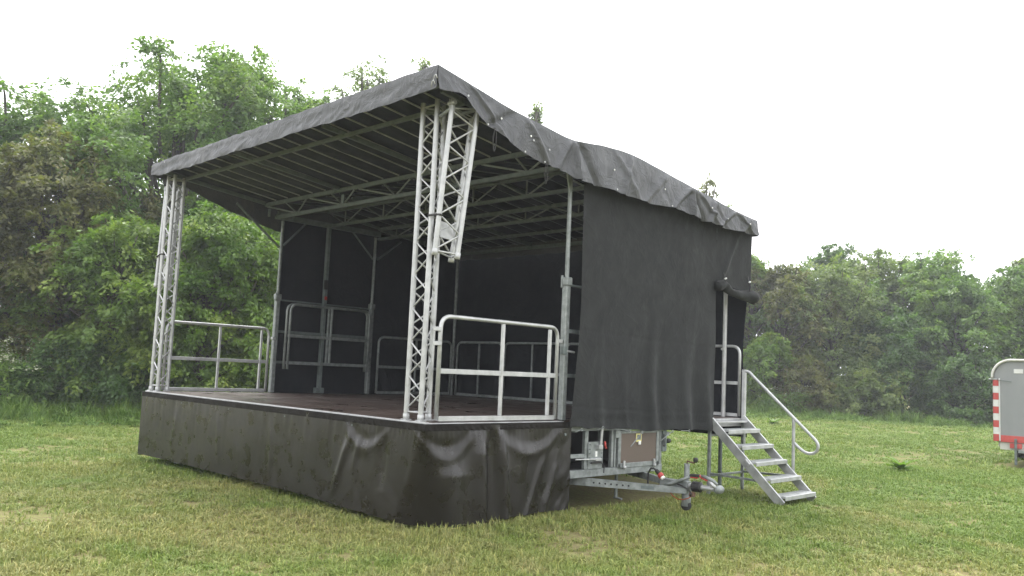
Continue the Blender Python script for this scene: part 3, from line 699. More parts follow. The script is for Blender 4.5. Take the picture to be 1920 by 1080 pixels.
# ------------------------------------------------------------------ fabric: curtains
def side_curtain():
    E_ = empty('side_curtain', (6.4, 4.0, .9), 'dark grey gauze side curtain with its rear flap rolled up', 'curtain')
    n, m_ = 150, 120
    v = np.linspace(0, 1, n)[:, None]; t = np.linspace(0, 1, m_)[None, :]
    ztop_ = 3.80; 
    yl = np.interp(1-t[0], [0, .12, .3, .5, 1], [1.985, 2.02, 2.07, 2.105, 2.10])[None, :]; yr = np.interp(1-t[0], [0, .5, 1], [5.02, 5.01, 5.0])[None, :]
    Y = yl+(yr-yl)*v
    zb = np.interp(v[:, 0], [0, .1, .3, .5, .7, .85, 1], [.935, .915, .895, .862, .872, .85, .838])[:, None]+.016*np.abs(np.sin(v*22+1.2*np.sin(v*9)))
    Z = ztop_+(zb-ztop_)*t
    d = .014*noise(Y*1.3, Z*.35, 61)*t+.008*noise(Y*4, Z*1.1, 62)*t**2.5+.014*np.sin(Y*3.1+.6)*t**2+.012*noise(Y*2+Z*1.2, Z*1.5, 63)*t
    for y0, a, w, t0 in ((3.55, .05, .08, .45), (3.75, -.03, .07, .5), (2.5, .02, .06, .55), (4.3, .045, .10, .55), (4.55, -.04, .09, .5), (4.85, .05, .09, .5), (3.0, .02, .05, .7)):
        d = d+.85*a*np.exp(-((Y-y0-.05*np.sin(Z*3))/(w*1.3))**2)*np.clip((t-t0)/.4, 0, 1)
    d = d+.006*np.sin(Z*24)*np.exp(-((t-.955)/.03)**2)+.004*noise(Y*12, Z*12, 66)*np.clip((t-.9)/.1, 0, 1)
    d = d - .007*np.exp(-((t-.62)/.004)**2)-.007*np.exp(-((t-.925)/.005)**2)
    X = 6.385+d+.02*t
    V, F = grid_vf(np.stack([X, Y, Z], -1)); ob('curtain_panel', meshdata('curtain_panel', V, F, M_CURT, True), E_)
    # strip above the doorway
    n2, m2 = 60, 60; v = np.linspace(0, 1, n2)[:, None]; t = np.linspace(0, 1, m2)[None, :]
    Y = 5.0+v*np.interp(t[0], [0, .5, 1], [1.0, .96, .93])[None, :]; Z = 3.80+(2.86-.06*v-3.80)*t
    d = .03*np.exp(-(((Y-5.1)*.8-(Z-2.9)*.55)/.05)**2)*np.clip(t*2, 0, 1)+.02*noise(Y*4, Z*2.5, 71)*t
    V, F = grid_vf(np.stack([6.385+d+.01*t, Y, Z], -1)); ob('curtain_panel', meshdata('curtain_panel', V, F, M_CURT, True), E_)
    # rolled flap
    pts = []; rr = []
    for i in range(26):
        u = i/25; y = 4.96+1.03*u
        z = 2.80-.10*math.exp(-((u-.18)/.12)**2)*-.35-.075*u+.015*math.sin(u*9); pts.append((6.42+.01*math.sin(u*14), y, z)); rr.append(.055+.02*math.sin(u*7+1)*.6+.025*u-(.022 if abs(u-.16) < .03 else 0))
    V, F = tube_vf(pts, rr, 20)
    V = [Vector(q)+Vector((float(noise(q[1]*9, q[2]*30, 5)), 0, float(noise(q[1]*11, q[0]*30, 6))))*.010 for q in V]
    ob('rolled_flap', meshdata('rolled_flap', V, F, M_CURT, True), E_)
    for y, z in ((5.13, 2.92), (5.80, 2.94)):
        tube('toggle_strap', [(6.46, y, z-.13), (6.475, y, z-.06), (6.45, y, z), (6.43, y, z+.09)], .008, M_BLACK, E_, 6)
        bar('toggle', (6.455, y-.01, z), (6.465, y+.02, z+.012), .012, M_WHITEP, E_, 8)
    # hooks along the lower hem
    for y, z, dy, dz in ((2.12, .915, -.05, -.03), (2.5, .93, -.05, -.03), (3.02, .885, -.22, .02), (3.27, .862, -.17, -.17), (3.92, .862, -.2, -.12), (4.3, .86, -.12, -.0)):
        h = bar('hem_hook', (6.46, y, z), (6.42, y+dy, z+dz), .0055, M_GALV, E_, 6)
        tube('hook_ring', [(6.465, y+.016*math.cos(a), z+.016*math.sin(a)) for a in np.linspace(0, 5.6, 8)], .004, M_GALV, h, 6, True)
side_curtain()
def flat_curtain(name, label, axis, c, a0, a1, z0, z1, seed, curl=False):
    E_ = empty(name, (c, (a0+a1)/2, z0) if axis == 'x' else ((a0+a1)/2, c, z0), label, 'curtain')
    n, m_ = 120, 50; v = np.linspace(0, 1, n)[:, None]; t = np.linspace(0, 1, m_)[None, :]
    S = a0+(a1-a0)*v+0*t
    if curl: S = S-.10*np.exp(-((t-.62)/.28)**2)*np.clip((v-.85)/.15, 0, 1)-.03*np.clip((v-.85)/.15, 0, 1)
    Z = z1+(z0-z1)*t+0*v
    d = .02*noise(S*2.5, Z*.4, seed)+.012*noise(S*6, Z*.7, seed+1)*t
    G = np.stack([c+d, S, Z], -1) if axis == 'x' else np.stack([S, c+d, Z], -1)
    V, F = grid_vf(G); ob('curtain_cloth', meshdata(name, V, F, M_BACK, True), E_)
    return E_
flat_curtain('wall_curtain', 'black curtain closing the far left side behind the stored guard rails', 'x', -.10, 2.12, 6.02, .93, 3.92, 81)
flat_curtain('back_curtain', 'black curtain closing the whole back of the stage', 'y', 6.06, -.08, 6.36, .72, 3.90, 91, True)

# ------------------------------------------------------------------ stairs
SE = empty('stage_stairs', (6.85, 5.45, 0), 'aluminium stairs with one looped handrail at the curtain doorway', 'stairs')
for y in (5.0, 5.9):
    st = beam('stringer', (6.325, y, 1.0), (7.40, y, -.01), .03, .115, M_ALU, SE); beam('stringer_flange', (6.345, y+.012, 1.035), (7.42, y+.012, .025), .05, .012, M_ALU, st)
    beam('leg', (6.345, y, .0), (6.345, y, .95), .04, .04, M_GALV, SE)
for i in range(5):
    z = .855-.192*i; x = 6.33+(1.0-z)*1.065
    td = box('tread', (x+.035, 5.45, z), (.21, .866, .028), M_ALU, SE); box('tread_nosing', (x+.135, 5.45, z-.014), (.012, .86, .05), M_ALU, td)
    for k in range(4): box('tread_groove', (x-.04+.045*k, 5.45, z+.0152), (.012, .85, .003), M_GALV, td)
box('landing_plate', (6.38, 5.45, .955), (.09, .86, .025), M_ALU, SE)
beam('brace', (6.345, 5.0, .27), (7.10, 5.0, .255), .022, .03, M_GALV, SE); beam('brace', (6.345, 5.9, .25), (7.10, 5.9, .27), .022, .03, M_GALV, SE)
beam('brace', (6.345, 5.02, .78), (6.345, 5.88, .78), .025, .03, M_GALV, SE); beam('brace', (6.345, 5.02, .24), (6.345, 5.88, .24), .025, .03, M_GALV, SE)
box('strap_clip', (6.92, 4.98, .47), (.09, .05, .05), M_ALU, SE, Matrix.Rotation(rad(43), 3, 'Y'))
yh = 5.935
hr = [(6.30, yh, 1.675), (6.40, yh, 1.66), (6.46, yh, 1.61), (7.34, yh, .835), (7.405, yh, .775), (7.44, yh, .71), (7.425, yh, .64), (7.37, yh, .60), (7.29, yh, .595), (7.20, yh, .635), (7.10, yh, .715)]
def cat(P, k=4):
    P = [Vector(p) for p in P]; out = []
    for i in range(len(P)-1):
        a, b, c, d = P[max(i-1, 0)], P[i], P[i+1], P[min(i+2, len(P)-1)]
        for j in range(k):
            t = j/k; out.append(.5*((2*b)+(c-a)*t+(2*a-5*b+4*c-d)*t*t+(3*b-a-3*c+d)*t**3))
    out.append(P[-1]); return out
tube('handrail', cat(hr[:3])+cat(hr[3:]), .021, M_ALU, SE, 12)
bar('handrail_post', (7.09, yh, .24), (7.09, yh, 1.04), .022, M_ALU, SE, 12); beam('handrail_post', (6.33, yh, .6), (6.33, yh, 1.67), .05, .05, M_ALU, SE)

# ================================================================== CARAVAN
def caravan():
    o = Vector((7.18, 15.05, 0)); a = rad(6); ex = Vector((math.cos(a), math.sin(a), 0)); ey = Vector((-ex.y, ex.x, 0)); ez = Vector((0, 0, 1))
    R3 = Matrix((ex, ey, ez)).transposed()
    Wd, Ln, z0, z1, rr = 2.3, 4.4, .50, 2.20, .36
    E_ = empty('site_caravan', o+ex*Wd/2+ey*Ln/2, 'grey site caravan with red and white striped corner at the right edge', 'caravan')
    P = lambda x, y, z: o+ex*x+ey*y+ez*z
    prof = [(0, z0), (0, z1-rr)]+[(rr-rr*math.cos(k*math.pi/16), z1-rr+rr*math.sin(k*math.pi/16)) for k in range(1, 9)]+[(Wd-rr+rr*math.sin(k*math.pi/16), z1-rr+rr*math.cos(k*math.pi/16)) for k in range(0, 9)]+[(Wd, z0)]
    n = len(prof); V = [P(x, 0, z) for x, z in prof]+[P(x, Ln, z) for x, z in prof]
    F = [tuple(range(n)), tuple(range(2*n-1, n-1, -1))]+[(i, n+i, n+(i+1) % n, (i+1) % n) for i in range(n)]
    ob('body', meshdata('body', V, F, M_CGREY), E_)
    # pale roof skin with overhanging rim
    rp = prof[1:-1]; G = []
    for (x, z) in [(-.03, z1-rr-.02)]+[((x-Wd/2)*1.022+Wd/2, z+.022) for x, z in rp]+[(Wd+.03, z1-rr-.02)]: G.append([P(x, -.05, z), P(x, -.05, z+.03), P(x, Ln+.05, z+.03), P(x, Ln+.05, z)])
    G = np.array([[tuple(q) for q in r_] for r_ in G]); V, F = grid_vf(G); F = list(F)
    m4 = 4; nn = G.shape[0]
    F += [(i*m4+3, i*m4, (i+1)*m4, (i+1)*m4+3) for i in range(nn-1)]
    rf = ob('roof', meshdata('roof', V, F, M_CREAM), E_)
    tube('roof_rim', [P(x, -.045, z+.012) for x, z in [(-.03, z1-rr-.02)]+[((x-Wd/2)*1.022+Wd/2, z+.01) for x, z in rp]+[(Wd+.03, z1-rr-.02)]], .026, M_CREAM, rf, 8)
    k = 0; z = z0+.01
    hts = [.135, .17]*5
    zz = z1-rr-.03; colr = True
    while zz > z0+.03:
        h = .145; c = P(.045, -.012, zz-h/2)
        box('stripe_board', c, (.09, .02, h-.002), M_CRED if colr else M_CWHITE, E_, R3, .002); zz -= h; colr = not colr
    zz = z1-rr-.03; colr = True
    while zz > z0+.03:
        h = .145; box('stripe_board', P(-.012, .06, zz-h/2), (.02, .10, h-.002), M_CRED if colr else M_CWHITE, E_, R3, .002); zz -= h; colr = not colr
    box('corner_strip', P(.105, -.010, (z0+z1-rr)/2), (.025, .016, z1-rr-z0-.02), M_CWHITE, E_, R3)
    box('red_band', P(.34, -.008, z0+.065), (.44, .012, .14), M_CRED, E_, R3)
    d = box('door', P(.98, -.010, (z0+.02+z1-.2)/2), (.78, .02, z1-.2-z0-.02), M_CGREY, E_, R3)
    for x in (.58, 1.38): box('door_gap', P(x, -.0045, (z0+.02+z1-.2)/2), (.012, .012, z1-.2-z0-.02), M_DARK, d, R3)
    box('door_gap', P(.98, -.0045, z1-.19), (.8, .012, .012), M_DARK, d, R3)
    bar('door_handle', P(.62, -.05, 1.29), P(.75, -.05, 1.28), .012, M_ALU, d); bar('door_knob', P(.64, -.02, 1.29), P(.64, -.06, 1.29), .012, M_ALU, d); bar('keyhole', P(.645, -.019, 1.18), P(.645, -.023, 1.18), .012, M_DARK, d)
    box('number_plate', P(.46, -.007, z1-.21), (.17, .01, .09), M_CWHITE, E_, R3)
    box('window', P(1.85, -.006, 1.5), (.6, .02, .6), M_DARK, E_, R3)
    bar('gutter_bar', P(-.09, -.03, z1-rr-.035), P(.06, -.03, z1-rr-.03), .014, M_ALU, E_); bar('gutter_bar', P(.05, -.03, z1-rr-.04), P(.34, -.07, z1-rr-.075), .009, M_GALVD, E_)
    beam('chassis', P(.08, .25, z0-.06), P(.08, Ln-.1, z0-.06), .08, .11, M_CREAM, E_); beam('chassis', P(Wd-.08, .25, z0-.06), P(Wd-.08, Ln-.1, z0-.06), .08, .11, M_GALV, E_)
    beam('chassis_end', P(.10, .06, z0-.085), P(Wd-.10, .06, z0-.085), .06, .16, M_CREAM, E_); beam('step_bar', P(.45, -.06, z0-.18), P(1.6, -.06, z0-.20), .12, .05, M_GALV, E_)
    box('tail_lamp', P(.40, -.02, z0-.07), (.22, .05, .10), M_CRED, E_, R3); beam('leg', P(.40, -.05, .04), P(.40, -.05, z0+.08), .045, .045, M_GALVD, E_)
    for x in (.12, Wd-.12):
        w_ = lathe('wheel', [(.08, -.09), (.27, -.085), (.30, -.05), (.30, .05), (.27, .085), (.08, .09)], Matrix.Translation(P(x, Ln*.62, .30)) @ R3.to_4x4() @ Matrix.Rotation(math.pi/2, 4, 'Y'), M_TYRE, E_, 22)
caravan()

# ================================================================== TREES AND PLANTS
def leaf_mesh(P, Dr, Nm, size, rng, asp=.5):
    """two-triangle bent leaves: P centres, Dr direction, Nm normals (arrays)"""
    N = len(P); s = size*rng.uniform(.7, 1.3, N)[:, None]
    Sd = np.cross(Nm, Dr); Sd /= np.linalg.norm(Sd, axis=1)[:, None]+1e-9
    V = np.empty((N, 4, 3)); w = s*asp*.5
    V[:, 0] = P-Dr*s*.5; V[:, 1] = P+Sd*w-Nm*s*.08; V[:, 2] = P+Dr*s*.5-Nm*s*.12; V[:, 3] = P-Sd*w-Nm*s*.08
    return V.reshape(-1, 3)
def fast_mesh(name, V, k, mat):
    n = len(V)//k; me = bpy.data.meshes.new(name)
    me.vertices.add(len(V)); me.vertices.foreach_set('co', np.asarray(V, np.float32).ravel())
    me.loops.add(n*k); me.polygons.add(n)
    me.loops.foreach_set('vertex_index', np.arange(n*k, dtype=np.int32)); me.polygons.foreach_set('loop_start', np.arange(0, n*k, k, dtype=np.int32))
    me.polygons.foreach_set('loop_total', np.full(n, k, np.int32)); me.materials.append(mat); me.update(calc_edges=True); return me
def unit(v): return v/(np.linalg.norm(v, axis=-1, keepdims=True)+1e-9)
def tree(x, y, h, rx, mat, seed, label, sprays=420, leaves=70, lsize=.13, base=.06, group='trees of the hedgerow', name='hedgerow_tree', nlobe=16, top=1.0, droop=.25, narrow=.6, cat='tree'):
    rng = np.random.default_rng(seed)
    E_ = empty(name, (x, y, 0), label, cat, group)
    c0 = np.array([x, y, 0.])
    # lobes: many uneven limbs of foliage inside an egg-shaped envelope, pointed leaders at the top
    lob = []; nl = int(nlobe*2.6)
    for i in range(nl):
        u = base+(.97-base)*((i+.5)/nl); a = i*2.39996+rng.uniform(-.5, .5)
        prof = max(.12, math.sin(math.pi*(.16+.82*u)))**narrow
        r_l = rx*rng.uniform(.20, .36)*(.6+.4*prof)
        rr = max(0, rx*prof*rng.uniform(.35, 1.0)-r_l*.5)
        lob.append((np.array([math.cos(a)*rr, math.sin(a)*rr, h*u]), r_l))
    for k in range(9):
        a = rng.uniform(0, 6.28); q = rng.uniform(.0, .85) if k else 0.
        zt_ = h*(.95-.22*q*q)*rng.uniform(.92, 1.03)
        for j in range(4): lob.append((np.array([math.cos(a)*q*rx, math.sin(a)*q*rx, zt_-rx*.25+j*rx*.11]), rx*(.17-.038*j)))
    # trunk and limbs
    V, F = tube_vf([(x, y, -.1), (x+rng.normal(0, .1), y+rng.normal(0, .1), h*.25), (x+rng.normal(0, .2), y+rng.normal(0, .2), h*.55), (x+rng.normal(0, .3), y+rng.normal(0, .3), h*.93)], [h*.022, h*.018, h*.011, h*.002], 8)
    V = list(V); F = list(F)
    for c, r_ in lob[::2]:
        z0 = max(.3, c[2]*.55); k0 = len(V)
        p0 = np.array([0, 0, z0]); pm = p0*.45+c*.55+rng.normal(0, .15, 3)
        v2, f2 = tube_vf([tuple(c0+p0), tuple(c0+pm), tuple(c0+c), tuple(c0+c+unit(c*np.array([1, 1, .3])+np.array([0, 0, .5]))*r_*.7)], [h*.008, h*.006, h*.0035, h*.001], 5)
        V += v2; F += [tuple(k0+q for q in f) for f in f2]
    ob('trunk', meshdata('trunk', V, F, M_BARK, True), E_)
    # sprays on the lobes' shells
    wts = np.array([r_**1.8 for _, r_ in lob]); wts /= wts.sum(); ids = rng.choice(len(lob), sprays, p=wts)
    C = np.array([lob[i][0] for i in ids]); Rr = np.array([lob[i][1] for i in ids])
    dirs = unit(rng.normal(0, 1, (sprays, 3))+np.array([0, 0, .25])+unit(C*np.array([1, 1, 0]))*.45)
    cen = C+dirs*(Rr*rng.uniform(.35, 1.15, sprays))[:, None]*np.array([1, 1, 1.1])
    cen[:, 2] = np.maximum(cen[:, 2], .25+rng.random(sprays)*.5)
    out = unit(dirs*np.array([1, 1, .35])+rng.normal(0, .25, (sprays, 3))-np.array([0, 0, droop]))
    # leaves along each spray
    L = leaves; ids2 = np.repeat(np.arange(sprays), L); n = len(ids2)
    tl = rng.random(n); ln = (.40+.45*rng.random(sprays))*(.55+.45*rx/3.0)
    side = unit(np.cross(out, np.array([0, 0, 1.]))); nrm = unit(np.cross(side, out))
    nrm = np.where(nrm[:, 2:3] < 0, -nrm, nrm)
    wv = rng.normal(0, 1, n)*(.30*np.sin(math.pi*(tl*.85+.1)))
    P = cen[ids2]+out[ids2]*((tl-.4)*ln[ids2])[:, None]+side[ids2]*(wv*ln[ids2]*.8)[:, None]+nrm[ids2]*(rng.normal(0, .11, n)*ln[ids2])[:, None]
    P[:, 2] -= (tl**2)*.18*ln[ids2]
    Dr = unit(out[ids2]*.8+side[ids2]*np.sign(wv)[:, None]*.8+rng.normal(0, .45, (n, 3))-np.array([0, 0, .25]))
    Nm = unit(nrm[ids2]+rng.normal(0, .55, (n, 3))); Nm = unit(Nm-Dr*(Nm*Dr).sum(1)[:, None])
    ok = P[:, 2] > .08; P, Dr, Nm = P[ok], Dr[ok], Nm[ok]
    LV = leaf_mesh(P+c0, Dr, Nm, lsize, rng)
    ob('crown', fast_mesh('crown', LV, 4, mat), E_)
    return E_
def polar(ray, d): return CAM.x+ray[0]*d, CAM.y+ray[1]*d
def ray(px):
    v = fwd*1597.9+r2*(px-960)-u2*150; h = math.hypot(v.x, v.y); return v.x/h, v.y/h
TR = [  # px direction, distance, height, radius, leaf, label, sprays, leaves per spray, leaf size
 (20, 31, 9.9, 3.0, L_GREEN, 'tall loose green tree at the left edge, behind the olive brown tree', 520, 70, .14),
 (75, 26.5, 7.6, 3.0, L_BROWN, 'olive brown leaved tree at the left edge', 620, 75, .12),
 (-90, 26, 6.6, 2.6, L_BROWN, 'low brownish tree cut off by the left edge', 360, 70, .12),
 (300, 29, 11.1, 4.3, L_GREEN, 'broadest tall green tree behind the far lattice mast', 1150, 75, .13),
 (405, 30.5, 12.0, 3.1, L_GREEN, 'tallest green tree rising over the left roof corner', 680, 75, .13),
 (525, 33, 12.0, 3.2, L_GREEN, 'green tree with rounded top just above the front valance', 520, 70, .13),
 (210, 25, 5.2, 2.6, L_LIGHT, 'low bright green tree left of the far lattice mast', 560, 70, .12),
 (380, 23.5, 5.2, 2.3, L_LIGHT, 'low bright green tree seen through the far guard rail', 560, 70, .11),
 (495, 24.5, 5.6, 2.2, L_LIGHT, 'bright green tree beside the far galvanised post', 460, 70, .11),
 (110, 29, 5.0, 2.6, L_DARK, 'dark low tree filling the gap under the olive brown tree', 420, 60, .13),
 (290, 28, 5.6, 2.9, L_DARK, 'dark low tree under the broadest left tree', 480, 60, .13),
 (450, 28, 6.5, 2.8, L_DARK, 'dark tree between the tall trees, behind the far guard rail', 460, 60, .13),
 (655, 37, 14.7, 3.2, L_GREY, 'slim tree top showing over the middle of the front valance', 300, 60, .14),
 (765, 38, 16.0, 1.9, L_GREY, 'thin pointed tree top left of the roof peak', 200, 50, .14),
 (990, 42, 15.6, 1.1, L_GREY, 'single thin tree tip above the near roof slope', 130, 45, .14),
 (1318, 45, 12.3, 1.6, L_BROWN, 'sparse tree tip above the rear roof corner', 150, 40, .15),
 (1352, 46, 11.0, 1.5, L_GREY, 'small sparse tree top next to the rear roof corner', 150, 40, .15),
 (1395, 47, 8.2, 2.4, L_LIGHT, 'fresh green tree directly right of the side curtain', 460, 60, .17),
 (1462, 46, 7.5, 3.2, L_BROWN, 'brownish tree behind the stair handrail', 560, 60, .17),
 (1440, 43.5, 3.9, 1.8, L_LIGHT, 'small bright green tree in front of the brownish tree', 300, 55, .15),
 (1550, 53, 9.8, 2.6, L_DARK, 'darker tall tree with pointed top in the right hedgerow', 460, 60, .18),
 (1560, 46.5, 7.6, 3.6, L_GREY, 'grey green tree with layered twigs in the right hedgerow', 640, 62, .15),
 (1640, 51, 8.9, 3.9, L_GREY, 'rounded grey green tree in the middle of the right hedgerow', 560, 62, .18),
 (1745, 50, 8.5, 4.6, L_GREEN, 'broadest green tree of the right hedgerow, left of the caravan', 760, 66, .17),
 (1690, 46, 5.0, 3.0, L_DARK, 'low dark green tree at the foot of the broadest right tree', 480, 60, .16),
 (1800, 47, 6.8, 3.0, L_GREEN, 'drooping green tree beside the striped corner of the caravan', 600, 64, .16),
 (1905, 49, 7.6, 3.0, L_GREEN, 'green tree rising behind the caravan roof', 520, 62, .17),
 (1975, 52, 9.4, 3.2, L_GREY, 'tree cut off by the right edge', 420, 60, .18),
 (165, 24.3, 1.9, 1.5, L_DARK, 'low dark bramble bush left of the stage, the left of two', 240, 50, .10),
 (245, 24.0, 1.8, 1.6, L_DARK, 'low dark bramble bush left of the stage, the right of two', 240, 50, .10),
 (1510, 43.5, 2.7, 1.9, L_BROWN, 'low brownish bush at the foot of the right hedgerow', 280, 50, .14),
 (1620, 43.8, 2.4, 2.0, L_GREY, 'low grey green bush in the middle of the right hedge foot', 280, 50, .14),
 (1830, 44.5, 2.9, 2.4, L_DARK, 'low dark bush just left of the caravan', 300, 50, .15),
]
for i, (px, d, h, r_, mt, lab, sp_, lv_, ls) in enumerate(TR):
    rx_, ry_ = ray(px); tx, ty = polar((rx_, ry_), d)
    tree(tx, ty, h, r_, mt, 100+i, lab, int(sp_*1.5), int(lv_*.68), ls*1.12, base=.03 if h < 8 else .10, nlobe=18 if h > 8 else 13,
         group='left hedgerow trees' if px < 900 else 'right hedgerow trees', name='bush' if h < 3 else 'hedgerow_tree', cat='bush' if h < 3 else 'tree', narrow=.42 if r_ > 2 else .9)

def parsley(x, y, h, seed, label, group):
    rng = np.random.default_rng(seed); E_ = empty('cow_parsley', (x, y, 0), label, 'wild plant', group); c0 = np.array([x, y, 0])
    V = []; F = []; B = []
    for k in range(11):
        a = rng.uniform(0, 6.28); l = rng.uniform(.15, .7); tip = np.array([math.cos(a)*l, math.sin(a)*l, h*rng.uniform(.65, 1.05)]); k0 = len(V)
        v2, f2 = tube_vf([tuple(c0+[tip[0]*.2, tip[1]*.2, 0]), tuple(c0+tip*[.5, .5, .6]), tuple(c0+tip)], [.008, .006, .004], 4); V += v2; F += [tuple(k0+q for q in f) for f in f2]
        nb = 18; B.append(np.stack([rng.normal(0, .10, nb), rng.normal(0, .10, nb), rng.normal(0, .03, nb)], -1)+c0+tip)
    ob('stem', meshdata('stem', V, F, L_GREEN), E_)
    B = np.concatenate(B); n = len(B); D_ = unit(rng.normal(0, 1, (n, 3))*[1, 1, .3]); N_ = unit(np.array([0, 0, 1.])+rng.normal(0, .4, (n, 3)))
    ob('blossom', fast_mesh('blossom', leaf_mesh(B, D_, N_, .05, rng, .9), 4, M_BLOSSOM), E_)
    nl = 900; P = np.stack([rng.normal(0, .38, nl), rng.normal(0, .38, nl), rng.random(nl)*h*.75], -1)+c0
    D_ = unit(rng.normal(0, 1, (nl, 3))*[1, 1, .5]); N_ = unit(np.array([0, 0, 1.])+rng.normal(0, .6, (nl, 3)))
    ob('foliage', fast_mesh('foliage', leaf_mesh(P, D_, N_, .13, rng, .4), 4, L_GREEN), E_)
for i, (px, d, h, lab) in enumerate(((-10, 24.2, 1.9, 'white flowering cow parsley at the left edge'), (30, 23.8, 1.6, 'white flowering cow parsley, second from the left edge'), (62, 24.4, 1.7, 'white flowering cow parsley, third from the left edge'), (105, 24.6, 1.5, 'white flowering cow parsley, fourth from the left edge'), (165, 24.8, 1.4, 'cow parsley standing apart, nearest to the far lattice mast'),
        (1455, 42, 1.3, 'cow parsley right of the stairs, the left of two'), (1492, 42.2, 1.5, 'cow parsley right of the stairs, the right of two'))):
    r_ = ray(px); parsley(*polar(r_, d), h, 300+i, lab, 'cow parsley at the hedge foot')
def dock(x, y, label, seed, s=1.0):
    rng = np.random.default_rng(seed); E_ = empty('dock_weed', (x, y, 0), label, 'weed', 'weeds in the grass')
    for k in range(36):
        a = rng.uniform(0, 6.28); L = s*rng.uniform(.14, .32); el = rng.uniform(.1, 1.1); G = np.zeros((6, 3, 3)); d = np.array([math.cos(a), math.sin(a)]); sd_ = np.array([-d[1], d[0]])
        for i in range(6):
            t = i/5; w = .032*s*math.sin(math.pi*(t*.9+.06)); r0 = L*t*math.cos(el*(1-.4*t)); z = L*t*math.sin(el)*(1-.35*t)
            for j, q in enumerate((-1, 0, 1)): G[i, j] = (x+d[0]*r0+sd_[0]*w*q, y+d[1]*r0+sd_[1]*w*q, .01+z+(.012 if q else 0))
        V, F = grid_vf(G); ob('leaf', meshdata('leaf', V, F, L_LIGHT, True), E_)
dock(6.48, 11.67, 'leafy dock weed alone in the grass left of the caravan', 5, 1.25)
r_ = ray(1450); dock(*polar(r_, 33), 'small weed in the grass behind the stair handrail', 6, 1.3)

# ------------------------------------------------------------------ grass (uncountable: one object, instanced tufts)
def tuft(name, nb, hgt, rad_, seed, mat, lean=.55, wid=.0052):
    rng = np.random.default_rng(seed); V = np.empty((nb, 6, 3))
    a = rng.uniform(0, 6.28, nb); r_ = rad_*np.sqrt(rng.random(nb)); p = np.stack([r_*np.cos(a), r_*np.sin(a), np.full(nb, -.01)], -1)
    b_ = rng.uniform(0, 6.28, nb); l = np.abs(rng.normal(0, lean, nb))+.1; hh_ = hgt*rng.uniform(.5, 1.15, nb)
    d = np.stack([np.cos(b_), np.sin(b_), np.zeros(nb)], -1); s = np.stack([-np.sin(b_), np.cos(b_), np.zeros(nb)], -1)*(wid*rng.uniform(.7, 1.3, nb))[:, None]
    m_ = p+d*(hh_*l*.35)[:, None]+np.array([0, 0, 1.])*(hh_*.62)[:, None]; t = p+d*(hh_*l)[:, None]+np.array([0, 0, 1.])*(hh_*np.clip(1.05-.35*l, .3, 1))[:, None]
    V[:, 0] = p-s; V[:, 1] = p+s; V[:, 2] = m_+s*.8; V[:, 3] = t+s*.12; V[:, 4] = t-s*.12; V[:, 5] = m_-s*.8
    me = bpy.data.meshes.new(name); n = nb
    me.from_pydata(V.reshape(-1, 3).tolist(), [], [f for i in range(n) for f in ((6*i, 6*i+1, 6*i+2, 6*i+5), (6*i+5, 6*i+2, 6*i+3, 6*i+4))]); me.materials.append(mat); me.update()
    return bpy.data.objects.new(name, me)
def grass_field(name, pts, rot, scl, idx, tufts, label):
    me = bpy.data.meshes.new(name); n = len(pts); me.vertices.add(n); me.vertices.foreach_set('co', pts.astype(np.float32).ravel())
    for nm, ty, arr in (('rot', 'FLOAT_VECTOR', rot), ('scl', 'FLOAT_VECTOR', scl)):
        at = me.attributes.new(nm, ty, 'POINT'); at.data.foreach_set('vector', arr.astype(np.float32).ravel())
    at = me.attributes.new('idx', 'INT', 'POINT'); at.data.foreach_set('value', idx.astype(np.int32))
    me.update(); o = ob(name, me); tag(o, label, kind='stuff')
    ng = bpy.data.node_groups.new(name, 'GeometryNodeTree'); ng.interface.new_socket('Geometry', in_out='INPUT', socket_type='NodeSocketGeometry'); ng.interface.new_socket('Geometry', in_out='OUTPUT', socket_type='NodeSocketGeometry')
    N = ng.nodes; Lk = ng.links.new
    gi = N.new('NodeGroupInput'); go = N.new('NodeGroupOutput'); ip = N.new('GeometryNodeInstanceOnPoints'); g2 = N.new('GeometryNodeGeometryToInstance')
    for t_ in reversed(tufts):
        oi = N.new('GeometryNodeObjectInfo'); oi.inputs['Object'].default_value = t_; Lk(oi.outputs['Geometry'], g2.inputs[0])
    def attr(nm, ty):
        a = N.new('GeometryNodeInputNamedAttribute'); a.data_type = ty; a.inputs['Name'].default_value = nm; return a.outputs[0]
    Lk(gi.outputs[0], ip.inputs['Points']); Lk(g2.outputs[0], ip.inputs['Instance']); ip.inputs['Pick Instance'].default_value = True
    Lk(attr('idx', 'INT'), ip.inputs['Instance Index']); Lk(attr('scl', 'FLOAT_VECTOR'), ip.inputs['Scale'])
    e2 = N.new('FunctionNodeEulerToRotation'); Lk(attr('rot', 'FLOAT_VECTOR'), e2.inputs[0]); Lk(e2.outputs[0], ip.inputs['Rotation'])
    Lk(ip.outputs[0], go.inputs[0]); md = o.modifiers.new('tufts', 'NODES'); md.node_group = ng; return o
def gz(x, y): return noise(x*.22, y*.22, 2)*.03+noise(x*.6, y*.6, 4)*.012-.02
rng = np.random.default_rng(11)
yawc = math.atan2(fwd.y, fwd.x)
def wedge(d0, d1, dens, half=rad(40)):
    n = int(half*(d1*d1-d0*d0)*dens); d = np.sqrt(rng.uniform(d0*d0, d1*d1, n)); a = yawc+rng.uniform(-half, half, n)
    return np.stack([CAM.x+d*np.cos(a), CAM.y+d*np.sin(a)], -1), d
BARE = ((3.7, -1.0, .28), (2.3, -1.9, .16), (5.2, -1.55, .2), (7.05, -.75, .16), (6.65, -1.15, .22), (5.6, -2.7, .25), (8.35, .45, .2), (9.55, 2.0, .15))
P = []; S = []
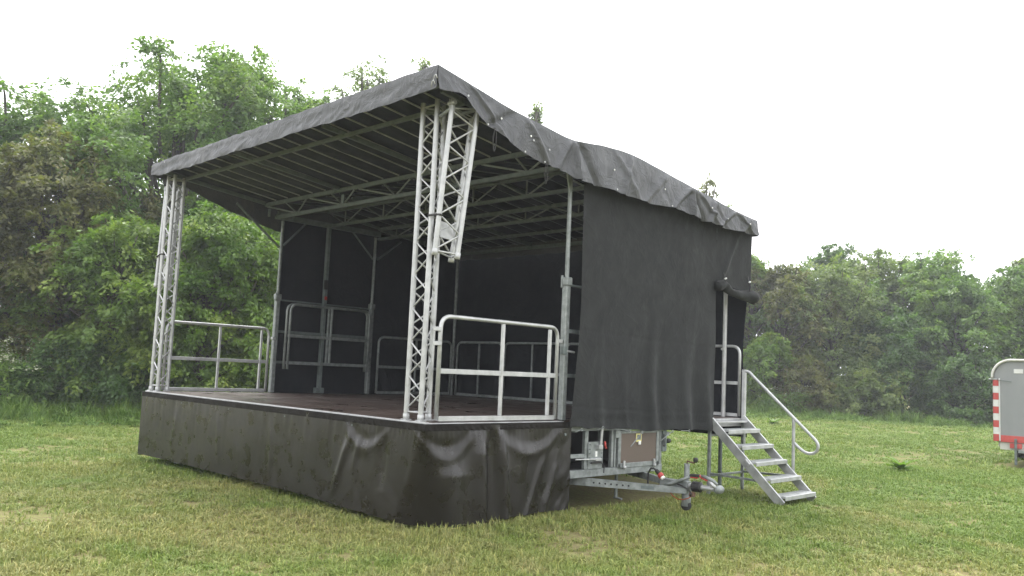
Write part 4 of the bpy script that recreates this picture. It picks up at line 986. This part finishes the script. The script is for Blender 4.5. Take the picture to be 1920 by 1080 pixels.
for d0, d1, dens, sc in ((3.6, 8, 330, 1.0), (8, 13, 210, 1.15), (13, 20, 95, 1.5), (20, 32, 36, 2.1), (32, 62, 9, 3.2)):
    p, d = wedge(d0, d1, dens); P.append(p); S.append(np.stack([np.full(len(p), sc), np.full(len(p), sc), np.full(len(p), .75+.25*sc)], -1))
P = np.concatenate(P); S = np.concatenate(S)
x, y = P[:, 0], P[:, 1]
ok = ~((x > .3) & (x < 6.2) & (y > .6) & (y < 5.7)) & ~((x > 7.1) & (x < 9.6) & (y > 15.0) & (y < 19.6))
worn = noise(x*.55, y*.55, 3) + .6*noise(x*1.9, y*1.9, 5)
for (bx_, by_, br_) in BARE: ok &= ~((np.hypot((x-bx_), (y-by_)) < br_*(.7+.5*noise(x*6, y*6, 8))) & (rng.random(len(P)) < .8))
ok &= rng.random(len(P)) < np.clip(1.15-.75*np.clip(worn, 0, 2), .12, 1)
P, S, worn = P[ok], S[ok], worn[ok]; n = len(P)
hv = np.clip(1+.35*noise(P[:, 0]*.8, P[:, 1]*.8, 9)-.25*np.clip(worn, 0, 1), .5, 1.6)*rng.uniform(.7, 1.25, n)
S[:, 2] *= hv
# longer grass along the skirt, legs and tow bar where the mower missed
x, y = P[:, 0], P[:, 1]
near = ((y > -.35) & (y < .1) & (x > -.4) & (x < 6.9)) | ((x > 6.25) & (x < 6.75) & (y > -.3) & (y < 6.2)) | ((x > 6.3) & (x < 7.6) & (y > 2.5) & (y < 3.6))
S[near, 2] *= rng.uniform(1.0, 1.55, near.sum())
pts = np.stack([P[:, 0], P[:, 1], gz(P[:, 0], P[:, 1])], -1); rot = np.stack([rng.normal(0, .12, n), rng.normal(0, .12, n), rng.uniform(0, 6.28, n)], -1)
TF = [tuft('grass_tuft', 16, .066, .058, 40+i, M_BLADE, .75) for i in range(7)]
grass_field('grass', pts, rot, S, rng.integers(0, 7, n), TF, 'short mown grass blades covering the field')
# uncut strip at the hedge foot
PP = []
def strip(pxs, ds, dens, wid):
    q = [np.array(polar(ray(a), d)) for a, d in zip(pxs, ds)]
    for a, b_ in zip(q[:-1], q[1:]):
        L = np.linalg.norm(b_-a); k = int(L*wid*dens); t = rng.random(k)[:, None]; nn = np.array([-(b_-a)[1], (b_-a)[0]])/L
        of = rng.uniform(-1, 1, k); PP.append(np.concatenate([a+(b_-a)*t+nn*(of*wid)[:, None], (1.15-np.abs(of))[:, None]], 1))
strip((-160, 60, 200, 330, 480, 620), (22.8, 23.3, 23.8, 24, 25.5, 29), 20, 3.6)
strip((1330, 1430, 1550, 1700, 1850, 2000), (41, 41.5, 42, 42.6, 43.5, 45), 9, 3.2)
PP = np.concatenate(PP); n = len(PP); hh_ = np.clip(.9+.6*noise(PP[:, 0]*.5, PP[:, 1]*.5, 12), .3, 1.6)*rng.uniform(.6, 1.3, n)*PP[:, 2]
sc = np.stack([1+0*hh_, 1+0*hh_, hh_], -1); far = np.hypot(PP[:, 0]-CAM.x, PP[:, 1]-CAM.y) > 35; sc[far, :2] *= 1.6
TT = [tuft('tall_grass_tuft', 26, .48, .13, 60+i, M_TALL, .5, .010) for i in range(5)]
grass_field('tall_grass', np.stack([PP[:, 0], PP[:, 1], 0*hh_-.01], -1), np.stack([rng.normal(0, .1, n), rng.normal(0, .1, n), rng.uniform(0, 6.28, n)], -1), sc, rng.integers(0, 5, n), TT, 'uncut tall grass along the hedge foot')

# ------------------------------------------------------------------ misty air
hb = meshdata('haze', *chbox(150, 150, 20.5, .001)); hz = ob('haze', hb, None, Matrix.Translation((-10, 20, 8.75)))
m = bpy.data.materials.new('misty_air'); m.use_nodes = True; n = m.node_tree; n.nodes.clear()
vo = nd(n, 'ShaderNodeVolumePrincipled'); vo.inputs['Color'].default_value = (.93, .95, 1, 1); vo.inputs['Density'].default_value = .0013; vo.inputs['Anisotropy'].default_value = 0.2
mo = nd(n, 'ShaderNodeOutputMaterial'); n.links.new(vo.outputs[0], mo.inputs['Volume']); hb.materials.append(m)
tag(hz, 'thin pale mist in the air', kind='stuff')
